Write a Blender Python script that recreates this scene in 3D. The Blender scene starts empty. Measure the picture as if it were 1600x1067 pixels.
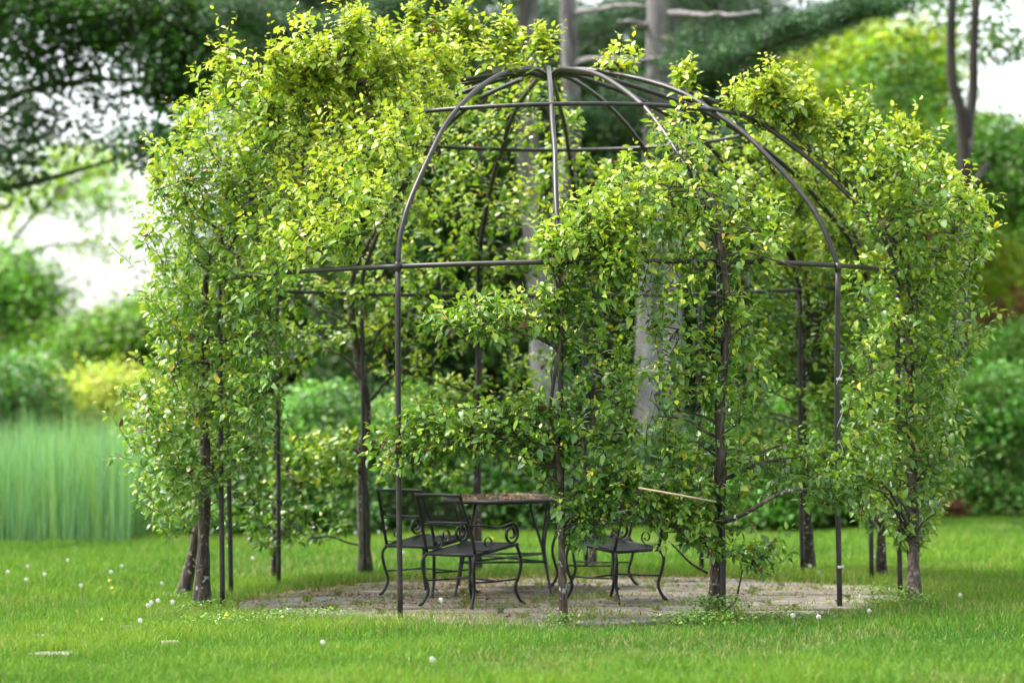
import bpy, math, random
import numpy as np
from mathutils import Vector, Matrix

# ------------------------------------------------------------------ camera, world, sun, exposure
SC = bpy.context.scene
COL = SC.collection
R_ = math.radians
FPX = 3970.0            # focal length in photo pixels (1600 wide)
HZ = 637.0              # horizon row
EYE = 1.5
ROLL = R_(0.5)

cam_d = bpy.data.cameras.new("camera")
cam = bpy.data.objects.new("camera", cam_d); COL.objects.link(cam)
cam_d.sensor_width = 36.0
cam_d.lens = FPX / 1600 * 36
cam_d.shift_y = (HZ - 533.5) / 1600
cam_d.clip_start = 0.1; cam_d.clip_end = 3000
cam.matrix_world = Matrix.Translation((0, 0, EYE)) @ Matrix.Rotation(R_(90), 4, 'X') @ Matrix.Rotation(-ROLL, 4, 'Z')
cam_d.dof.use_dof = True
cam_d.dof.focus_distance = 18.0
cam_d.dof.aperture_fstop = 1.15
SC.camera = cam

SUN_EL, SUN_AZ = 60.0, -80.0      # azimuth measured from +Y towards +X
w = bpy.data.worlds.new("World"); SC.world = w; w.use_nodes = True
nt = w.node_tree; nt.nodes.clear()
sky = nt.nodes.new("ShaderNodeTexSky"); sky.sky_type = 'NISHITA'; sky.sun_disc = False
sky.sun_elevation = R_(SUN_EL); sky.sun_rotation = R_(SUN_AZ)
sky.air_density = 1.0; sky.dust_density = 4.0; sky.ozone_density = 1.0
hsv = nt.nodes.new("ShaderNodeHueSaturation"); hsv.inputs['Saturation'].default_value = 0.35
hsv.inputs['Value'].default_value = 1.75
bg = nt.nodes.new("ShaderNodeBackground"); bg.inputs['Strength'].default_value = 0.15
wo = nt.nodes.new("ShaderNodeOutputWorld")
nt.links.new(sky.outputs[0], hsv.inputs['Color']); nt.links.new(hsv.outputs[0], bg.inputs[0]); nt.links.new(bg.outputs[0], wo.inputs[0])

sd = bpy.data.lights.new("sun", 'SUN'); sun = bpy.data.objects.new("sun", sd); COL.objects.link(sun)
sd.energy = 2.5; sd.angle = R_(13); sd.color = (1.0, 0.95, 0.86)
sdir = Vector((math.sin(R_(SUN_AZ)) * math.cos(R_(SUN_EL)), math.cos(R_(SUN_AZ)) * math.cos(R_(SUN_EL)), math.sin(R_(SUN_EL))))
sun.rotation_euler = sdir.to_track_quat('Z', 'Y').to_euler()
sun.location = (0, 0, 30)

SC.view_settings.view_transform = 'Standard'; SC.view_settings.look = 'None'
SC.view_settings.exposure = 1.3; SC.view_settings.gamma = 1.0
SC.render.engine = 'CYCLES'
SC.cycles.use_denoising = True
SC.cycles.max_bounces = 8; SC.cycles.diffuse_bounces = 4; SC.cycles.transmission_bounces = 5
SC.cycles.transparent_max_bounces = 8

rng = np.random.default_rng(7)
random.seed(7)

# ------------------------------------------------------------------ placement helpers
cR, sR = math.cos(-ROLL), math.sin(-ROLL)
def ray(x, y):
    """photo pixel -> slopes (X/Y, Z/Y) in the place"""
    u = np.asarray(x, float) - 800; v = -(np.asarray(y, float) - HZ)
    return (u * cR - v * sR) / FPX, (u * sR + v * cR) / FPX
def at(x, y, d):
    a, b = ray(x, y)
    return np.stack(np.broadcast_arrays(a * d, np.asarray(d, float) + 0 * a, EYE + b * d), -1)
def gz(X, Y):
    """height of the ground"""
    X = np.asarray(X, float); Y = np.asarray(Y, float)
    z = -0.075 * (1 / (1 + np.exp((X + 2.0) * 3.2))) * np.exp(-((Y - 19) / 5.0) ** 2)
    z = z + 0.012 * np.sin(X * 1.3 + 0.5) * np.sin(Y * 0.9) * np.clip(np.hypot(X - .37, Y - 20.2) - 2.7, 0, 1)
    return z
def ground_at(x, y):
    a, b = ray(x, y)
    d = -EYE / b
    for _ in range(4):
        d = (gz(a * d, d) - EYE) / b
    return np.array([a * d, d, gz(a * d, d)])

GX, GY = 0.375, 20.7               # centre of the iron gazebo
PROF = np.array([(2.78, 2.52), (2.72, 2.72), (2.60, 2.93), (2.42, 3.14), (2.2, 3.37), (1.95, 3.58), (1.7, 3.76), (1.35, 3.94), (.9, 4.10), (.45, 4.205), (.2, 4.225), (0.03, 4.19)])
PZ = np.array([0, 2.52, 2.72, 2.93, 3.14, 3.37, 3.58, 3.76, 3.94, 4.10, 4.205, 4.24]); PR = np.array([2.78, 2.78, 2.72, 2.60, 2.42, 2.2, 1.95, 1.7, 1.35, .9, .45, 0])
def shell_r(z): return np.interp(z, PZ, PR)
def apex_shift(z): return -0.055 * np.clip((np.asarray(z) - 2.52) / 1.7, 0, 1)
def polar(phi, r, z):
    """phi in degrees, 0 = towards the camera, positive = to the right"""
    p = np.radians(phi)
    return np.stack(np.broadcast_arrays(GX + apex_shift(z) + r * np.sin(p), GY - r * np.cos(p), np.asarray(z, float)), -1)

# ------------------------------------------------------------------ object helpers
def tag(o, label=None, cat=None, group=None, kind=None):
    if label: o['label'] = label
    if cat: o['category'] = cat
    if group: o['group'] = group
    if kind: o['kind'] = kind
    return o
def empty(name, loc, label=None, cat=None, group=None, rz=0):
    o = bpy.data.objects.new(name, None); COL.objects.link(o)
    o.location = [float(c) for c in loc]; o.rotation_euler = (0, 0, rz); o.empty_display_size = .1
    return tag(o, label, cat, group)
def link(name, me, parent=None):
    o = bpy.data.objects.new(name, me); COL.objects.link(o)
    if parent is not None:
        o.parent = parent
        o.matrix_parent_inverse = Matrix.LocRotScale(parent.location, parent.rotation_euler, None).inverted()
    return o
def mesh_np(name, V, faces, mat, tint=None, smooth=False):
    """faces: list of int arrays (n,3) and/or (n,4)"""
    me = bpy.data.meshes.new(name)
    V = np.asarray(V, np.float32)
    faces = [np.asarray(f, np.int32) for f in faces if len(f)]
    loops = np.concatenate([f.ravel() for f in faces])
    tot = np.concatenate([np.full(len(f), f.shape[1], np.int32) for f in faces])
    me.vertices.add(len(V)); me.vertices.foreach_set('co', V.ravel())
    me.loops.add(len(loops)); me.loops.foreach_set('vertex_index', loops)
    me.polygons.add(len(tot)); me.polygons.foreach_set('loop_start', np.concatenate([[0], np.cumsum(tot)[:-1]]).astype(np.int32))
    me.polygons.foreach_set('loop_total', tot)
    if smooth: me.polygons.foreach_set('use_smooth', np.ones(len(tot), bool))
    me.update(calc_edges=True)
    if tint is not None:
        a = me.color_attributes.new('tint', 'FLOAT_COLOR', 'POINT')
        c = np.ones((len(V), 4), np.float32); c[:, :3] = tint
        a.data.foreach_set('color', c.ravel())
    if mat: me.materials.append(mat)
    return me

class MB:
    """collects tubes, boxes and straps into one mesh"""
    def __init__(s): s.V = []; s.T = []; s.Q = []; s.n = 0
    def add(s, V, T=(), Q=()):
        V = np.asarray(V, float)
        if len(T): s.T.append(np.asarray(T) + s.n)
        if len(Q): s.Q.append(np.asarray(Q) + s.n)
        s.V.append(V); s.n += len(V)
    def tube(s, P, r, n=6, cap=True, flat=None):
        P = np.asarray(P, float); m = len(P)
        r = np.broadcast_to(np.asarray(r, float), (m,))
        T = np.gradient(P, axis=0); T /= np.linalg.norm(T, axis=1)[:, None] + 1e-9
        ref = np.array([0, 0, 1.]) if abs(T[0][2]) < .9 else np.array([1., 0, 0])
        N = []
        u = ref - T[0] * ref.dot(T[0]); u /= np.linalg.norm(u)
        for i in range(m):
            u = u - T[i] * u.dot(T[i]); u /= np.linalg.norm(u) + 1e-9
            N.append(u)
        N = np.array(N); B = np.cross(T, N)
        a = np.arange(n) * 2 * np.pi / n
        ca, sa = np.cos(a), np.sin(a)
        fu, fv = flat if flat else (1, 1)
        V = P[:, None, :] + r[:, None, None] * (fu * ca[None, :, None] * N[:, None, :] + fv * sa[None, :, None] * B[:, None, :])
        V = V.reshape(-1, 3)
        i = np.arange(m - 1)[:, None] * n; j = np.arange(n)[None, :]; k = (j + 1) % n
        Q = np.stack([i + j, i + k, i + n + k, i + n + j], -1).reshape(-1, 4)
        T_ = []
        if cap:
            V = np.vstack([V, P[0], P[-1]])
            c0, c1 = m * n, m * n + 1
            T_ = [(c0, (q + 1) % n, q) for q in range(n)] + [(c1, (m - 1) * n + q, (m - 1) * n + (q + 1) % n) for q in range(n)]
        s.add(V, T_, Q); return s
    def box(s, c, sz, rz=0):
        c = np.asarray(c, float); h = np.asarray(sz, float) / 2
        V = np.array([(x, y, z) for z in (-1, 1) for y in (-1, 1) for x in (-1, 1)], float) * h
        ca, sa = math.cos(rz), math.sin(rz)
        V = np.stack([V[:, 0] * ca - V[:, 1] * sa, V[:, 0] * sa + V[:, 1] * ca, V[:, 2]], 1) + c
        s.add(V, (), [(0, 2, 3, 1), (4, 5, 7, 6), (0, 1, 5, 4), (2, 6, 7, 3), (0, 4, 6, 2), (1, 3, 7, 5)]); return s
    def mesh(s, name, mat, smooth=True):
        V = np.vstack(s.V)
        f = []
        if s.Q: f.append(np.vstack(s.Q))
        if s.T: f.append(np.vstack(s.T))
        return mesh_np(name, V, f, mat, None, smooth)
    def build(s, name, mat, parent=None, smooth=True):
        return link(name, s.mesh(name, mat, smooth), parent)

def spline(pts, n):
    """Catmull-Rom through points"""
    P = np.asarray(pts, float)
    if len(P) == 2: return P[0] + (P[1] - P[0]) * np.linspace(0, 1, n)[:, None]
    P = np.vstack([2 * P[0] - P[1], P, 2 * P[-1] - P[-2]])
    t = np.linspace(0, len(P) - 3 - 1e-6, n); i = t.astype(int); t = (t - i)[:, None]
    a, b, c, d = P[i], P[i + 1], P[i + 2], P[i + 3]
    return .5 * ((2 * b) + (c - a) * t + (2 * a - 5 * b + 4 * c - d) * t ** 2 + (3 * b - a - 3 * c + d) * t ** 3)

# ------------------------------------------------------------------ materials
def newmat(name):
    m = bpy.data.materials.new(name); m.use_nodes = True
    n = m.node_tree.nodes; l = m.node_tree.links
    return m, n, l, n['Principled BSDF'], n['Material Output']
def noise(n, l, scale, detail=4, coord='Object', dist=0, vec=None):
    t = n.new('ShaderNodeTexNoise'); t.inputs['Scale'].default_value = scale; t.inputs['Detail'].default_value = detail
    t.inputs['Distortion'].default_value = dist
    if vec is None:
        tc = n.new('ShaderNodeTexCoord'); vec = tc.outputs[coord]
    l.new(vec, t.inputs['Vector']); return t
def ramp(n, l, src, stops):
    r = n.new('ShaderNodeValToRGB'); e = r.color_ramp.elements
    while len(e) < len(stops): e.new(.5)
    for k, (p, c) in enumerate(stops):
        e[k].position = p; e[k].color = (*c, 1)
    l.new(src, r.inputs[0]); return r
def bump(n, l, bsdf, src, s, dist=.01):
    b = n.new('ShaderNodeBump'); b.inputs['Strength'].default_value = s; b.inputs['Distance'].default_value = dist
    l.new(src, b.inputs['Height']); l.new(b.outputs[0], bsdf.inputs['Normal'])
def leafmat(name, trans=.35, rough=.38, spec=.5, gain=1.0):
    m, n, l, b, o = newmat(name)
    a = n.new('ShaderNodeAttribute'); a.attribute_name = 'tint'
    b.inputs['Roughness'].default_value = rough; b.inputs['Specular IOR Level'].default_value = spec
    l.new(a.outputs['Color'], b.inputs['Base Color'])
    t = n.new('ShaderNodeBsdfTranslucent')
    mul = n.new('ShaderNodeMix'); mul.data_type = 'RGBA'; mul.blend_type = 'MULTIPLY'; mul.inputs[0].default_value = 1
    mul.inputs[7].default_value = (1.25 * gain, 1.35 * gain, .55 * gain, 1)
    l.new(a.outputs['Color'], mul.inputs[6]); l.new(mul.outputs[2], t.inputs['Color'])
    mx = n.new('ShaderNodeMixShader'); mx.inputs[0].default_value = trans
    l.new(b.outputs[0], mx.inputs[1]); l.new(t.outputs[0], mx.inputs[2]); l.new(mx.outputs[0], o.inputs[0])
    return m
def barkmat(name, c0, c1, c2, sc=9, stretch=.25, lichen=0, bs=.6):
    m, n, l, b, o = newmat(name)
    tc = n.new('ShaderNodeTexCoord'); mp = n.new('ShaderNodeMapping'); mp.inputs['Scale'].default_value = (1, 1, stretch)
    l.new(tc.outputs['Object'], mp.inputs[0])
    t = noise(n, l, sc, 6, vec=mp.outputs[0], dist=.6)
    r = ramp(n, l, t.outputs[0], [(.3, c0), (.52, c1), (.72, c2)])
    col = r.outputs[0]
    if lichen:
        t2 = noise(n, l, 26, 3); r2 = ramp(n, l, t2.outputs[0], [(.60, (0, 0, 0)), (.66, (1, 1, 1))])
        t3 = noise(n, l, 3, 2); r3 = ramp(n, l, t3.outputs[0], [(.45, (0, 0, 0)), (.6, (lichen,) * 3)])
        mu = n.new('ShaderNodeMath'); mu.operation = 'MULTIPLY'; l.new(r2.outputs[0], mu.inputs[0]); l.new(r3.outputs[0], mu.inputs[1])
        mx = n.new('ShaderNodeMix'); mx.data_type = 'RGBA'; mx.inputs[7].default_value = (.5, .52, .46, 1)
        l.new(mu.outputs[0], mx.inputs[0]); l.new(col, mx.inputs[6]); col = mx.outputs[2]
    l.new(col, b.inputs['Base Color']); b.inputs['Roughness'].default_value = .9
    bump(n, l, b, t.outputs[0], bs, .02)
    return m

M = {}
M['leaf'] = leafmat('pear_leaf', .28, .33, .5)
M['bgleaf'] = leafmat('background_leaf', .28, .5, .4)
M['needle'] = leafmat('pine_needle', .15, .5, .35)
M['grass'] = leafmat('grass_blade', .22, .6, .12)
M['bark'] = barkmat('pear_bark', (.010, .008, .006), (.045, .032, .023), (.13, .10, .078), 34, .22, .85, 1.0)
M['twig'] = barkmat('pear_twig', (.016, .012, .009), (.042, .031, .024), (.09, .072, .058), 20, .4)
M['pinebark'] = barkmat('pine_bark', (.06, .054, .054), (.15, .138, .136), (.26, .245, .24), 5, .3, .35, .8)
M['darkbark'] = barkmat('dark_bark', (.010, .008, .006), (.026, .02, .016), (.05, .042, .034), 6, .25)

m, n, l, b, o = newmat('gazebo_iron')
t = noise(n, l, 18, 5); r = ramp(n, l, t.outputs[0], [(.3, (.012, .010, .011)), (.58, (.024, .019, .020)), (.72, (.05, .036, .030))])
l.new(r.outputs[0], b.inputs['Base Color']); b.inputs['Roughness'].default_value = .38; b.inputs['Specular IOR Level'].default_value = .42
bump(n, l, b, t.outputs[0], .25, .004); M['iron'] = m
m, n, l, b, o = newmat('chair_iron')
t = noise(n, l, 30, 4); r = ramp(n, l, t.outputs[0], [(.35, (.005, .005, .006)), (.7, (.016, .015, .015))])
l.new(r.outputs[0], b.inputs['Base Color']); b.inputs['Roughness'].default_value = .42; b.inputs['Specular IOR Level'].default_value = .35; M['black'] = m
m, n, l, b, o = newmat('white_tie'); b.inputs['Base Color'].default_value = (.6, .6, .58, 1); b.inputs['Roughness'].default_value = .5; M['tie'] = m
m, n, l, b, o = newmat('cane'); t = noise(n, l, 12); r = ramp(n, l, t.outputs[0], [(.35, (.26, .18, .11)), (.7, (.42, .32, .21))])
l.new(r.outputs[0], b.inputs['Base Color']); b.inputs['Roughness'].default_value = .7; M['cane'] = m

# flagstone: own object colour, lichen stains, dirt film
m, n, l, b, o = newmat('flagstone')
oi = n.new('ShaderNodeObjectInfo')
r0 = ramp(n, l, oi.outputs['Random'], [(0, (.115, .10, .083)), (.35, (.21, .185, .15)), (.7, (.155, .15, .145)), (1, (.25, .22, .18))])
tc = n.new('ShaderNodeTexCoord')
t = noise(n, l, 5, 6); t2 = noise(n, l, 30, 4)
r1 = ramp(n, l, t.outputs[0], [(.35, (.62, .58, .52)), (.65, (1.15, 1.12, 1.08))])
mu = n.new('ShaderNodeMix'); mu.data_type = 'RGBA'; mu.blend_type = 'MULTIPLY'; mu.inputs[0].default_value = 1
l.new(r0.outputs[0], mu.inputs[6]); l.new(r1.outputs[0], mu.inputs[7])
r2 = ramp(n, l, t2.outputs[0], [(.35, (.8, .78, .74)), (.6, (1.06, 1.06, 1.06))])
mu2 = n.new('ShaderNodeMix'); mu2.data_type = 'RGBA'; mu2.blend_type = 'MULTIPLY'; mu2.inputs[0].default_value = .8
l.new(mu.outputs[2], mu2.inputs[6]); l.new(r2.outputs[0], mu2.inputs[7])
l.new(mu2.outputs[2], b.inputs['Base Color']); b.inputs['Roughness'].default_value = .85
bump(n, l, b, t2.outputs[0], .5, .01); M['stone'] = m

m, n, l, b, o = newmat('soil')
t = noise(n, l, 9, 6); r = ramp(n, l, t.outputs[0], [(.3, (.045, .03, .02)), (.55, (.11, .08, .055)), (.75, (.17, .135, .09))])
l.new(r.outputs[0], b.inputs['Base Color']); b.inputs['Roughness'].default_value = .95; bump(n, l, b, t.outputs[0], .7, .03); M['soil'] = m
m, n, l, b, o = newmat('ground')
t = noise(n, l, 1.3, 5); t2 = noise(n, l, 40, 3)
r = ramp(n, l, t.outputs[0], [(.3, (.05, .10, .012)), (.5, (.09, .16, .02)), (.7, (.13, .17, .035))])
r2 = ramp(n, l, t2.outputs[0], [(.3, (.5, .5, .5)), (.7, (1.2, 1.2, 1.2))])
mu = n.new('ShaderNodeMix'); mu.data_type = 'RGBA'; mu.blend_type = 'MULTIPLY'; mu.inputs[0].default_value = 1
l.new(r.outputs[0], mu.inputs[6]); l.new(r2.outputs[0], mu.inputs[7]); l.new(mu.outputs[2], b.inputs['Base Color'])
b.inputs['Roughness'].default_value = .95; M['ground'] = m
m = leafmat('litter', .1, .8, .2); M['litter'] = m
m, n, l, b, o = newmat('seed_fluff'); b.inputs['Base Color'].default_value = (.62, .62, .58, 1); b.inputs['Roughness'].default_value = .8; M['fluff'] = m
m, n, l, b, o = newmat('stalk'); b.inputs['Base Color'].default_value = (.25, .28, .10, 1); b.inputs['Roughness'].default_value = .6; M['stalk'] = m
m, n, l, b, o = newmat('yellow_petal'); b.inputs['Base Color'].default_value = (.8, .6, .02, 1); M['petal'] = m

# ------------------------------------------------------------------ ground
def build_ground():
    xs = np.unique(np.concatenate([np.linspace(-900, -14, 12), np.linspace(-14, 14, 141), np.linspace(14, 900, 12)]))
    ys = np.unique(np.concatenate([np.linspace(-300, 10, 6), np.linspace(10, 36, 131), np.linspace(36, 1500, 14)]))
    X, Y = np.meshgrid(xs, ys)
    V = np.stack([X, Y, gz(X, Y) - .035], -1).reshape(-1, 3)
    nx, ny = len(xs), len(ys)
    i = np.arange(ny - 1)[:, None] * nx + np.arange(nx - 1)[None, :]
    Q = np.stack([i, i + 1, i + nx + 1, i + nx], -1).reshape(-1, 4)
    o = link('ground', mesh_np('ground', V, [Q], M['ground'], None, True)); tag(o, kind='structure')
build_ground()

# ------------------------------------------------------------------ patio of flagstones
PX, PY, PRX, PRY = 0.42, 20.05, 2.66, 2.42
def inpatio(X, Y, k=1.0):
    return ((X - PX) / (PRX * k)) ** 2 + ((Y - PY) / (PRY * k)) ** 2 < 1
def clip_poly(poly, circ):
    out = poly
    for i in range(len(circ)):
        a, b2 = circ[i], circ[(i + 1) % len(circ)]
        e = b2 - a; inp = out; out = []
        f = lambda p: e[0] * (p[1] - a[1]) - e[1] * (p[0] - a[0])
        for j in range(len(inp)):
            p, q = inp[j], inp[(j + 1) % len(inp)]
            fp, fq = f(p), f(q)
            if fp >= 0: out.append(p)
            if fp * fq < 0: out.append(p + (q - p) * fp / (fp - fq))
        if not out: return []
    return out
JOINTS = []
def lerp_(a, b, t): return a + (b - a) * t
def build_patio():
    root = empty('patio', (PX, PY, 0)); tag(root, kind='structure')
    a = np.linspace(0, 2 * np.pi, 40, endpoint=False)
    wob = 1 + .03 * np.sin(3 * a + 1) + .02 * np.sin(7 * a)
    circ = np.stack([PX + PRX * wob * np.cos(a), PY + PRY * wob * np.sin(a)], 1)
    # bed under the stones
    V = np.vstack([np.c_[circ * 1.0, np.full(40, -.03)], [[PX, PY, -.03]]])
    V[:40, 0] = PX + (V[:40, 0] - PX) * 1.05; V[:40, 1] = PY + (V[:40, 1] - PY) * 1.07
    V[:, 2] = gz(V[:, 0], V[:, 1]) - .022
    V[40, 2] = -.016
    link('joint_bed', mesh_np('joint_bed', V, [[(i, (i + 1) % 40, 40) for i in range(40)]], M['soil']), root)
    y = PY - PRY - .1
    while y < PY + PRY:
        h = random.choice([.42, .5, .58, .66]); x = PX - PRX - random.uniform(0, .5)
        while x < PX + PRX:
            wd = random.choice([.5, .65, .8, .95, 1.1]) * random.uniform(.9, 1.1)
            j = lambda: random.uniform(-.022, .022)
            cells = [(x, y, wd, h)]
            if h > .55 and random.random() < .3: cells = [(x, y, wd, h * .48), (x, y + h * .48, wd, h * .52)]
            for (cx_, cy_, cw, ch) in cells:
                g = random.uniform(.018, .034)
                P = [(cx_ + g, cy_ + g), (cx_ + cw - g, cy_ + g), (cx_ + cw - g, cy_ + ch - g), (cx_ + g, cy_ + ch - g)]
                # broken corners and ragged edges
                pts = []
                for k in range(4):
                    p0 = np.array(P[k]); p1 = np.array(P[(k + 1) % 4])
                    c = random.uniform(.02, .07)
                    dd = (p1 - p0) / np.linalg.norm(p1 - p0)
                    pts.append(p0 + dd * c + (j() * .3, j() * .3))
                    pts.append((p0 + p1) / 2 + (j() * .5, j() * .5))
                    pts.append(p1 - dd * c + (j() * .3, j() * .3))
                pts = clip_poly(pts, circ)
                if len(pts) < 3: continue
                pts = np.array(pts)
                ar = .5 * abs(np.dot(pts[:, 0], np.roll(pts[:, 1], 1)) - np.dot(pts[:, 1], np.roll(pts[:, 0], 1)))
                if ar < .02 or random.random() < .02: continue
                c = pts.mean(0); nn = len(pts); JOINTS.append(np.array([lerp_(pts[q], pts[(q + 1) % nn], u) for q in range(nn) for u in np.random.random(max(1, int(22 * np.linalg.norm(pts[q] - pts[(q + 1) % nn]))))]))
                tx, ty = random.uniform(-.010, .010), random.uniform(-.010, .010); z0 = random.uniform(-.004, .010)
                def zz(p): return z0 + gz(p[:, 0], p[:, 1]) + tx * (p[:, 0] - c[0]) + ty * (p[:, 1] - c[1])
                inn = c + (pts - c) * (1 - .012 / (np.linalg.norm(pts - c, axis=1)[:, None] + 1e-6) * 1)
                top = np.c_[inn, zz(inn)]; rim = np.c_[pts, zz(pts) - .008]; bot = np.c_[pts, zz(pts) - .06]
                V = np.vstack([top, rim, bot]) - np.array([c[0], c[1], 0])
                Q = [(nn + i, nn + (i + 1) % nn, (i + 1) % nn, i) for i in range(nn)] + [(2 * nn + i, 2 * nn + (i + 1) % nn, nn + (i + 1) % nn, nn + i) for i in range(nn)]
                me = bpy.data.meshes.new('flagstone'); me.from_pydata(V.tolist(), [], [tuple(range(nn))] + Q); me.materials.append(M['stone'])
                o = bpy.data.objects.new('flagstone', me); COL.objects.link(o); o.parent = root
                o.location = (c[0] - PX, c[1] - PY, 0)
            x += wd
        y += h
build_patio()

# ------------------------------------------------------------------ gazebo of iron tube
# angles of the posts measured from the photograph
POSTS = [-72.5, -25.2, -.6, 23.6, 47.5, 72.0, 107.5, 128.5, 151, 173.8, -165.8, -141.8, -119.8, -100]
def lerp(a, b, t): return a + (b - a) * t
gazebo = empty('gazebo', (GX, GY, 0), 'large domed gazebo frame of dark iron tube standing over the round stone patio', 'gazebo')
def rail_z(phi): return 2.52 - .020 * math.sin(math.radians(phi))*0 
for k, phi in enumerate(POSTS):
    base = polar(phi, 2.78, 0.0); base[2] = float(gz(base[0], base[1])) - .06
    top = polar(phi, 2.78, 2.52)
    base[:2] += rng.normal(0, .008, 2)
    MB().tube(spline([base, (base + top) / 2 + np.r_[rng.normal(0, .006, 2), 0], top], 12), .0205, 10).build('post', M['iron'], gazebo)
    P = polar(phi, PROF[:, 0], PROF[:, 1])
    P[1:-2] += rng.normal(0, .006, (len(P) - 3, 3))
    MB().tube(spline(P, 44), .0195, 10).build('rib', M['iron'], gazebo)
    MB().tube([top - (0, 0, .035), top + (0, 0, .03)], .0245, 10).build('socket', M['iron'], gazebo)
def ring(r, z, rad, name, wob=.008):
    a = np.linspace(0, 360, 97)
    P = polar(a, r + wob * np.sin(np.radians(a * 3 + 40)), z + wob * np.sin(np.radians(a * 2)))
    MB().tube(P, rad, 10, cap=False).build(name, M['iron'], gazebo)
ring(2.765, 2.525, .0185, 'rail')
ring(1.70, 3.765, .0165, 'dome_ring')
ap = polar(0, 0, 4.19)
MB().tube([ap + (0, 0, -.03), ap + (0, 0, .035)], .05, 14).build('hub', M['iron'], gazebo)
# white wire ties
def helix(p, phi, z0, z1, turns, r=.0238):
    t = np.linspace(0, 1, int(30 * max(1, turns)))
    q = polar(phi, 2.78, lerp(z0, z1, t)); a = t * turns * 2 * np.pi
    q[:, 0] += r * np.cos(a); q[:, 1] += r * np.sin(a)
    return q
MB().tube(helix(None, 47.5, 1.15, 1.85, 2.2), .0022, 5).build('tie', M['tie'], gazebo)
MB().tube(helix(None, 47.5, .29, .31, 2), .004, 5).build('tie', M['tie'], gazebo)
MB().tube(helix(None, 47.5, 1.68, 1.70, 2), .004, 5).build('tie', M['tie'], gazebo)

# ------------------------------------------------------------------ table and chairs
def panel_mesh(mb, P0, U, Vv, step=.018, wdt=.0032):
    """diagonal wire mesh clipped to the parallelogram P0 + s U + t V"""
    P0, U, Vv = map(lambda q: np.asarray(q, float), (P0, U, Vv))
    lu, lv = np.linalg.norm(U), np.linalg.norm(Vv); eu, ev = U / lu, Vv / lv
    nrm = np.cross(eu, ev)
    for sgn in (1, -1):
        for c in np.arange(-lv, lu + lv, step * 1.35):
            pts = []
            # line u = c + sgn*v (v 0..lv)
            if sgn == 1: v0 = max(0, -c); v1 = min(lv, lu - c)
            else: v0 = max(0, c - lu); v1 = min(lv, c)
            if v1 - v0 < .004: continue
            a = P0 + eu * (c + sgn * v0) + ev * v0; b2 = P0 + eu * (c + sgn * v1) + ev * v1
            d = (b2 - a) / np.linalg.norm(b2 - a); s = np.cross(nrm, d) * wdt / 2; h = nrm * .0012 * sgn
            mb.add([a - s + h, a + s + h, b2 + s + h, b2 - s + h, a - s + h - nrm * .001, a + s + h - nrm * .001, b2 + s + h - nrm * .001, b2 - s + h - nrm * .001], (), [(0, 1, 2, 3), (7, 6, 5, 4)])
def make_chair():
    root = empty('garden_chair', (0, 0, 0), '', 'chair', 'iron garden chairs around the table')
    B = M['black']; r = .0125
    sz = .415
    for s in (-1, 1):
        up = spline([(s * .245, -.235, sz - .01), (s * .245, -.265, .52), (s * .238, -.30, .64), (s * .225, -.345, .76), (s * .222, -.375, .855)], 14)
        MB().tube(up, r, 8).build('back_upright', B, root)
    P = [(-.236, -.302, .65), (-.232, -.285, .635), (-.15, -.283, .632), (.15, -.283, .632), (.232, -.285, .635), (.236, -.302, .65)]
    mb = MB().tube(P, .008, 8)
    mb.tube(spline([(-.222, -.372, .84), (0, -.39, .845), (.222, -.372, .84)], 12), .011, 8)
    bf = mb.build('backrest_frame', B, root)
    mb = MB(); panel_mesh(mb, (-.232, -.292, .64), (.464, 0, 0), (0, -.082, .2), .014, .0042); mb.build('backrest_mesh', B, root, False)
    rim = MB().tube([(-.25, -.24, sz - .025), (.25, -.24, sz - .025), (.25, .24, sz + .04), (-.25, .24, sz + .04), (-.25, -.24, sz - .025)], .013, 8).build('seat_rim', B, root)
    mb = MB(); panel_mesh(mb, (-.25, -.24, sz - .022), (.5, 0, 0), (0, .48, .065), .012, .0062); mb.build('seat_mesh', B, root, False)
    for s in (-1, 1):
        for f in (-1, 1):
            y0 = f * .235
            leg = spline([(s * .245, y0, sz + .007 + f * .032), (s * .262, y0 + f * .035, .33), (s * .25, y0 + f * .02, .22), (s * .232, y0 + f * .0, .12), (s * .245, y0 + f * .035, .035), (s * .262, y0 + f * .06, .006)], 18)
            lg = MB().tube(leg, r, 8).build('leg', B, root)
            MB().tube([(s * .262, y0 + f * .06, -.002), (s * .262, y0 + f * .06, .012)], .016, 8).build('foot', B, lg)
        MB().tube(spline([(s * .238, -.235, .19), (s * .238, 0, .185), (s * .238, .235, .19)], 6), .007, 6).build('stretcher', B, root)
        # arm: strap running forward and rolling down into a scroll on the seat corner
        c = np.array([s * .255, .165, .535]); t = np.linspace(0, 1, 44)
        th = np.pi * .5 - t * 2 * np.pi * 1.55; rad = .084 * (1 - .68 * t)
        # spiral starts on top heading forward
        sp = np.stack([np.full_like(t, c[0]), c[1] + rad * np.cos(th), c[2] + rad * np.sin(th)], 1)
        lead = spline([(s * .240, -.29, .615), (s * .25, -.15, .61), (s * .255, .02, .59), sp[0]], 12)[:-1]
        MB().tube(np.vstack([lead, sp]), .015, 6, flat=(.5, 1.0)).build('armrest', B, root)
        t = np.linspace(0, 1, 30); th = -np.pi * .5 + t * 2 * np.pi * 1.2; rad = .055 * (1 - .65 * t)
        sp = np.stack([np.full_like(t, s * .25), -.10 + rad * np.cos(th), .48 + rad * np.sin(th)], 1)
        MB().tube(np.vstack([spline([(s * .247, -.22, .43), (s * .25, -.16, .421), sp[0]], 5)[:-1], sp]), .010, 6, flat=(.35, 1)).build('scroll', B, root)
    MB().tube(spline([(-.238, 0, .188), (0, 0, .2), (.238, 0, .188)], 6), .007, 6).build('stretcher', B, root)
    return root
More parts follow.
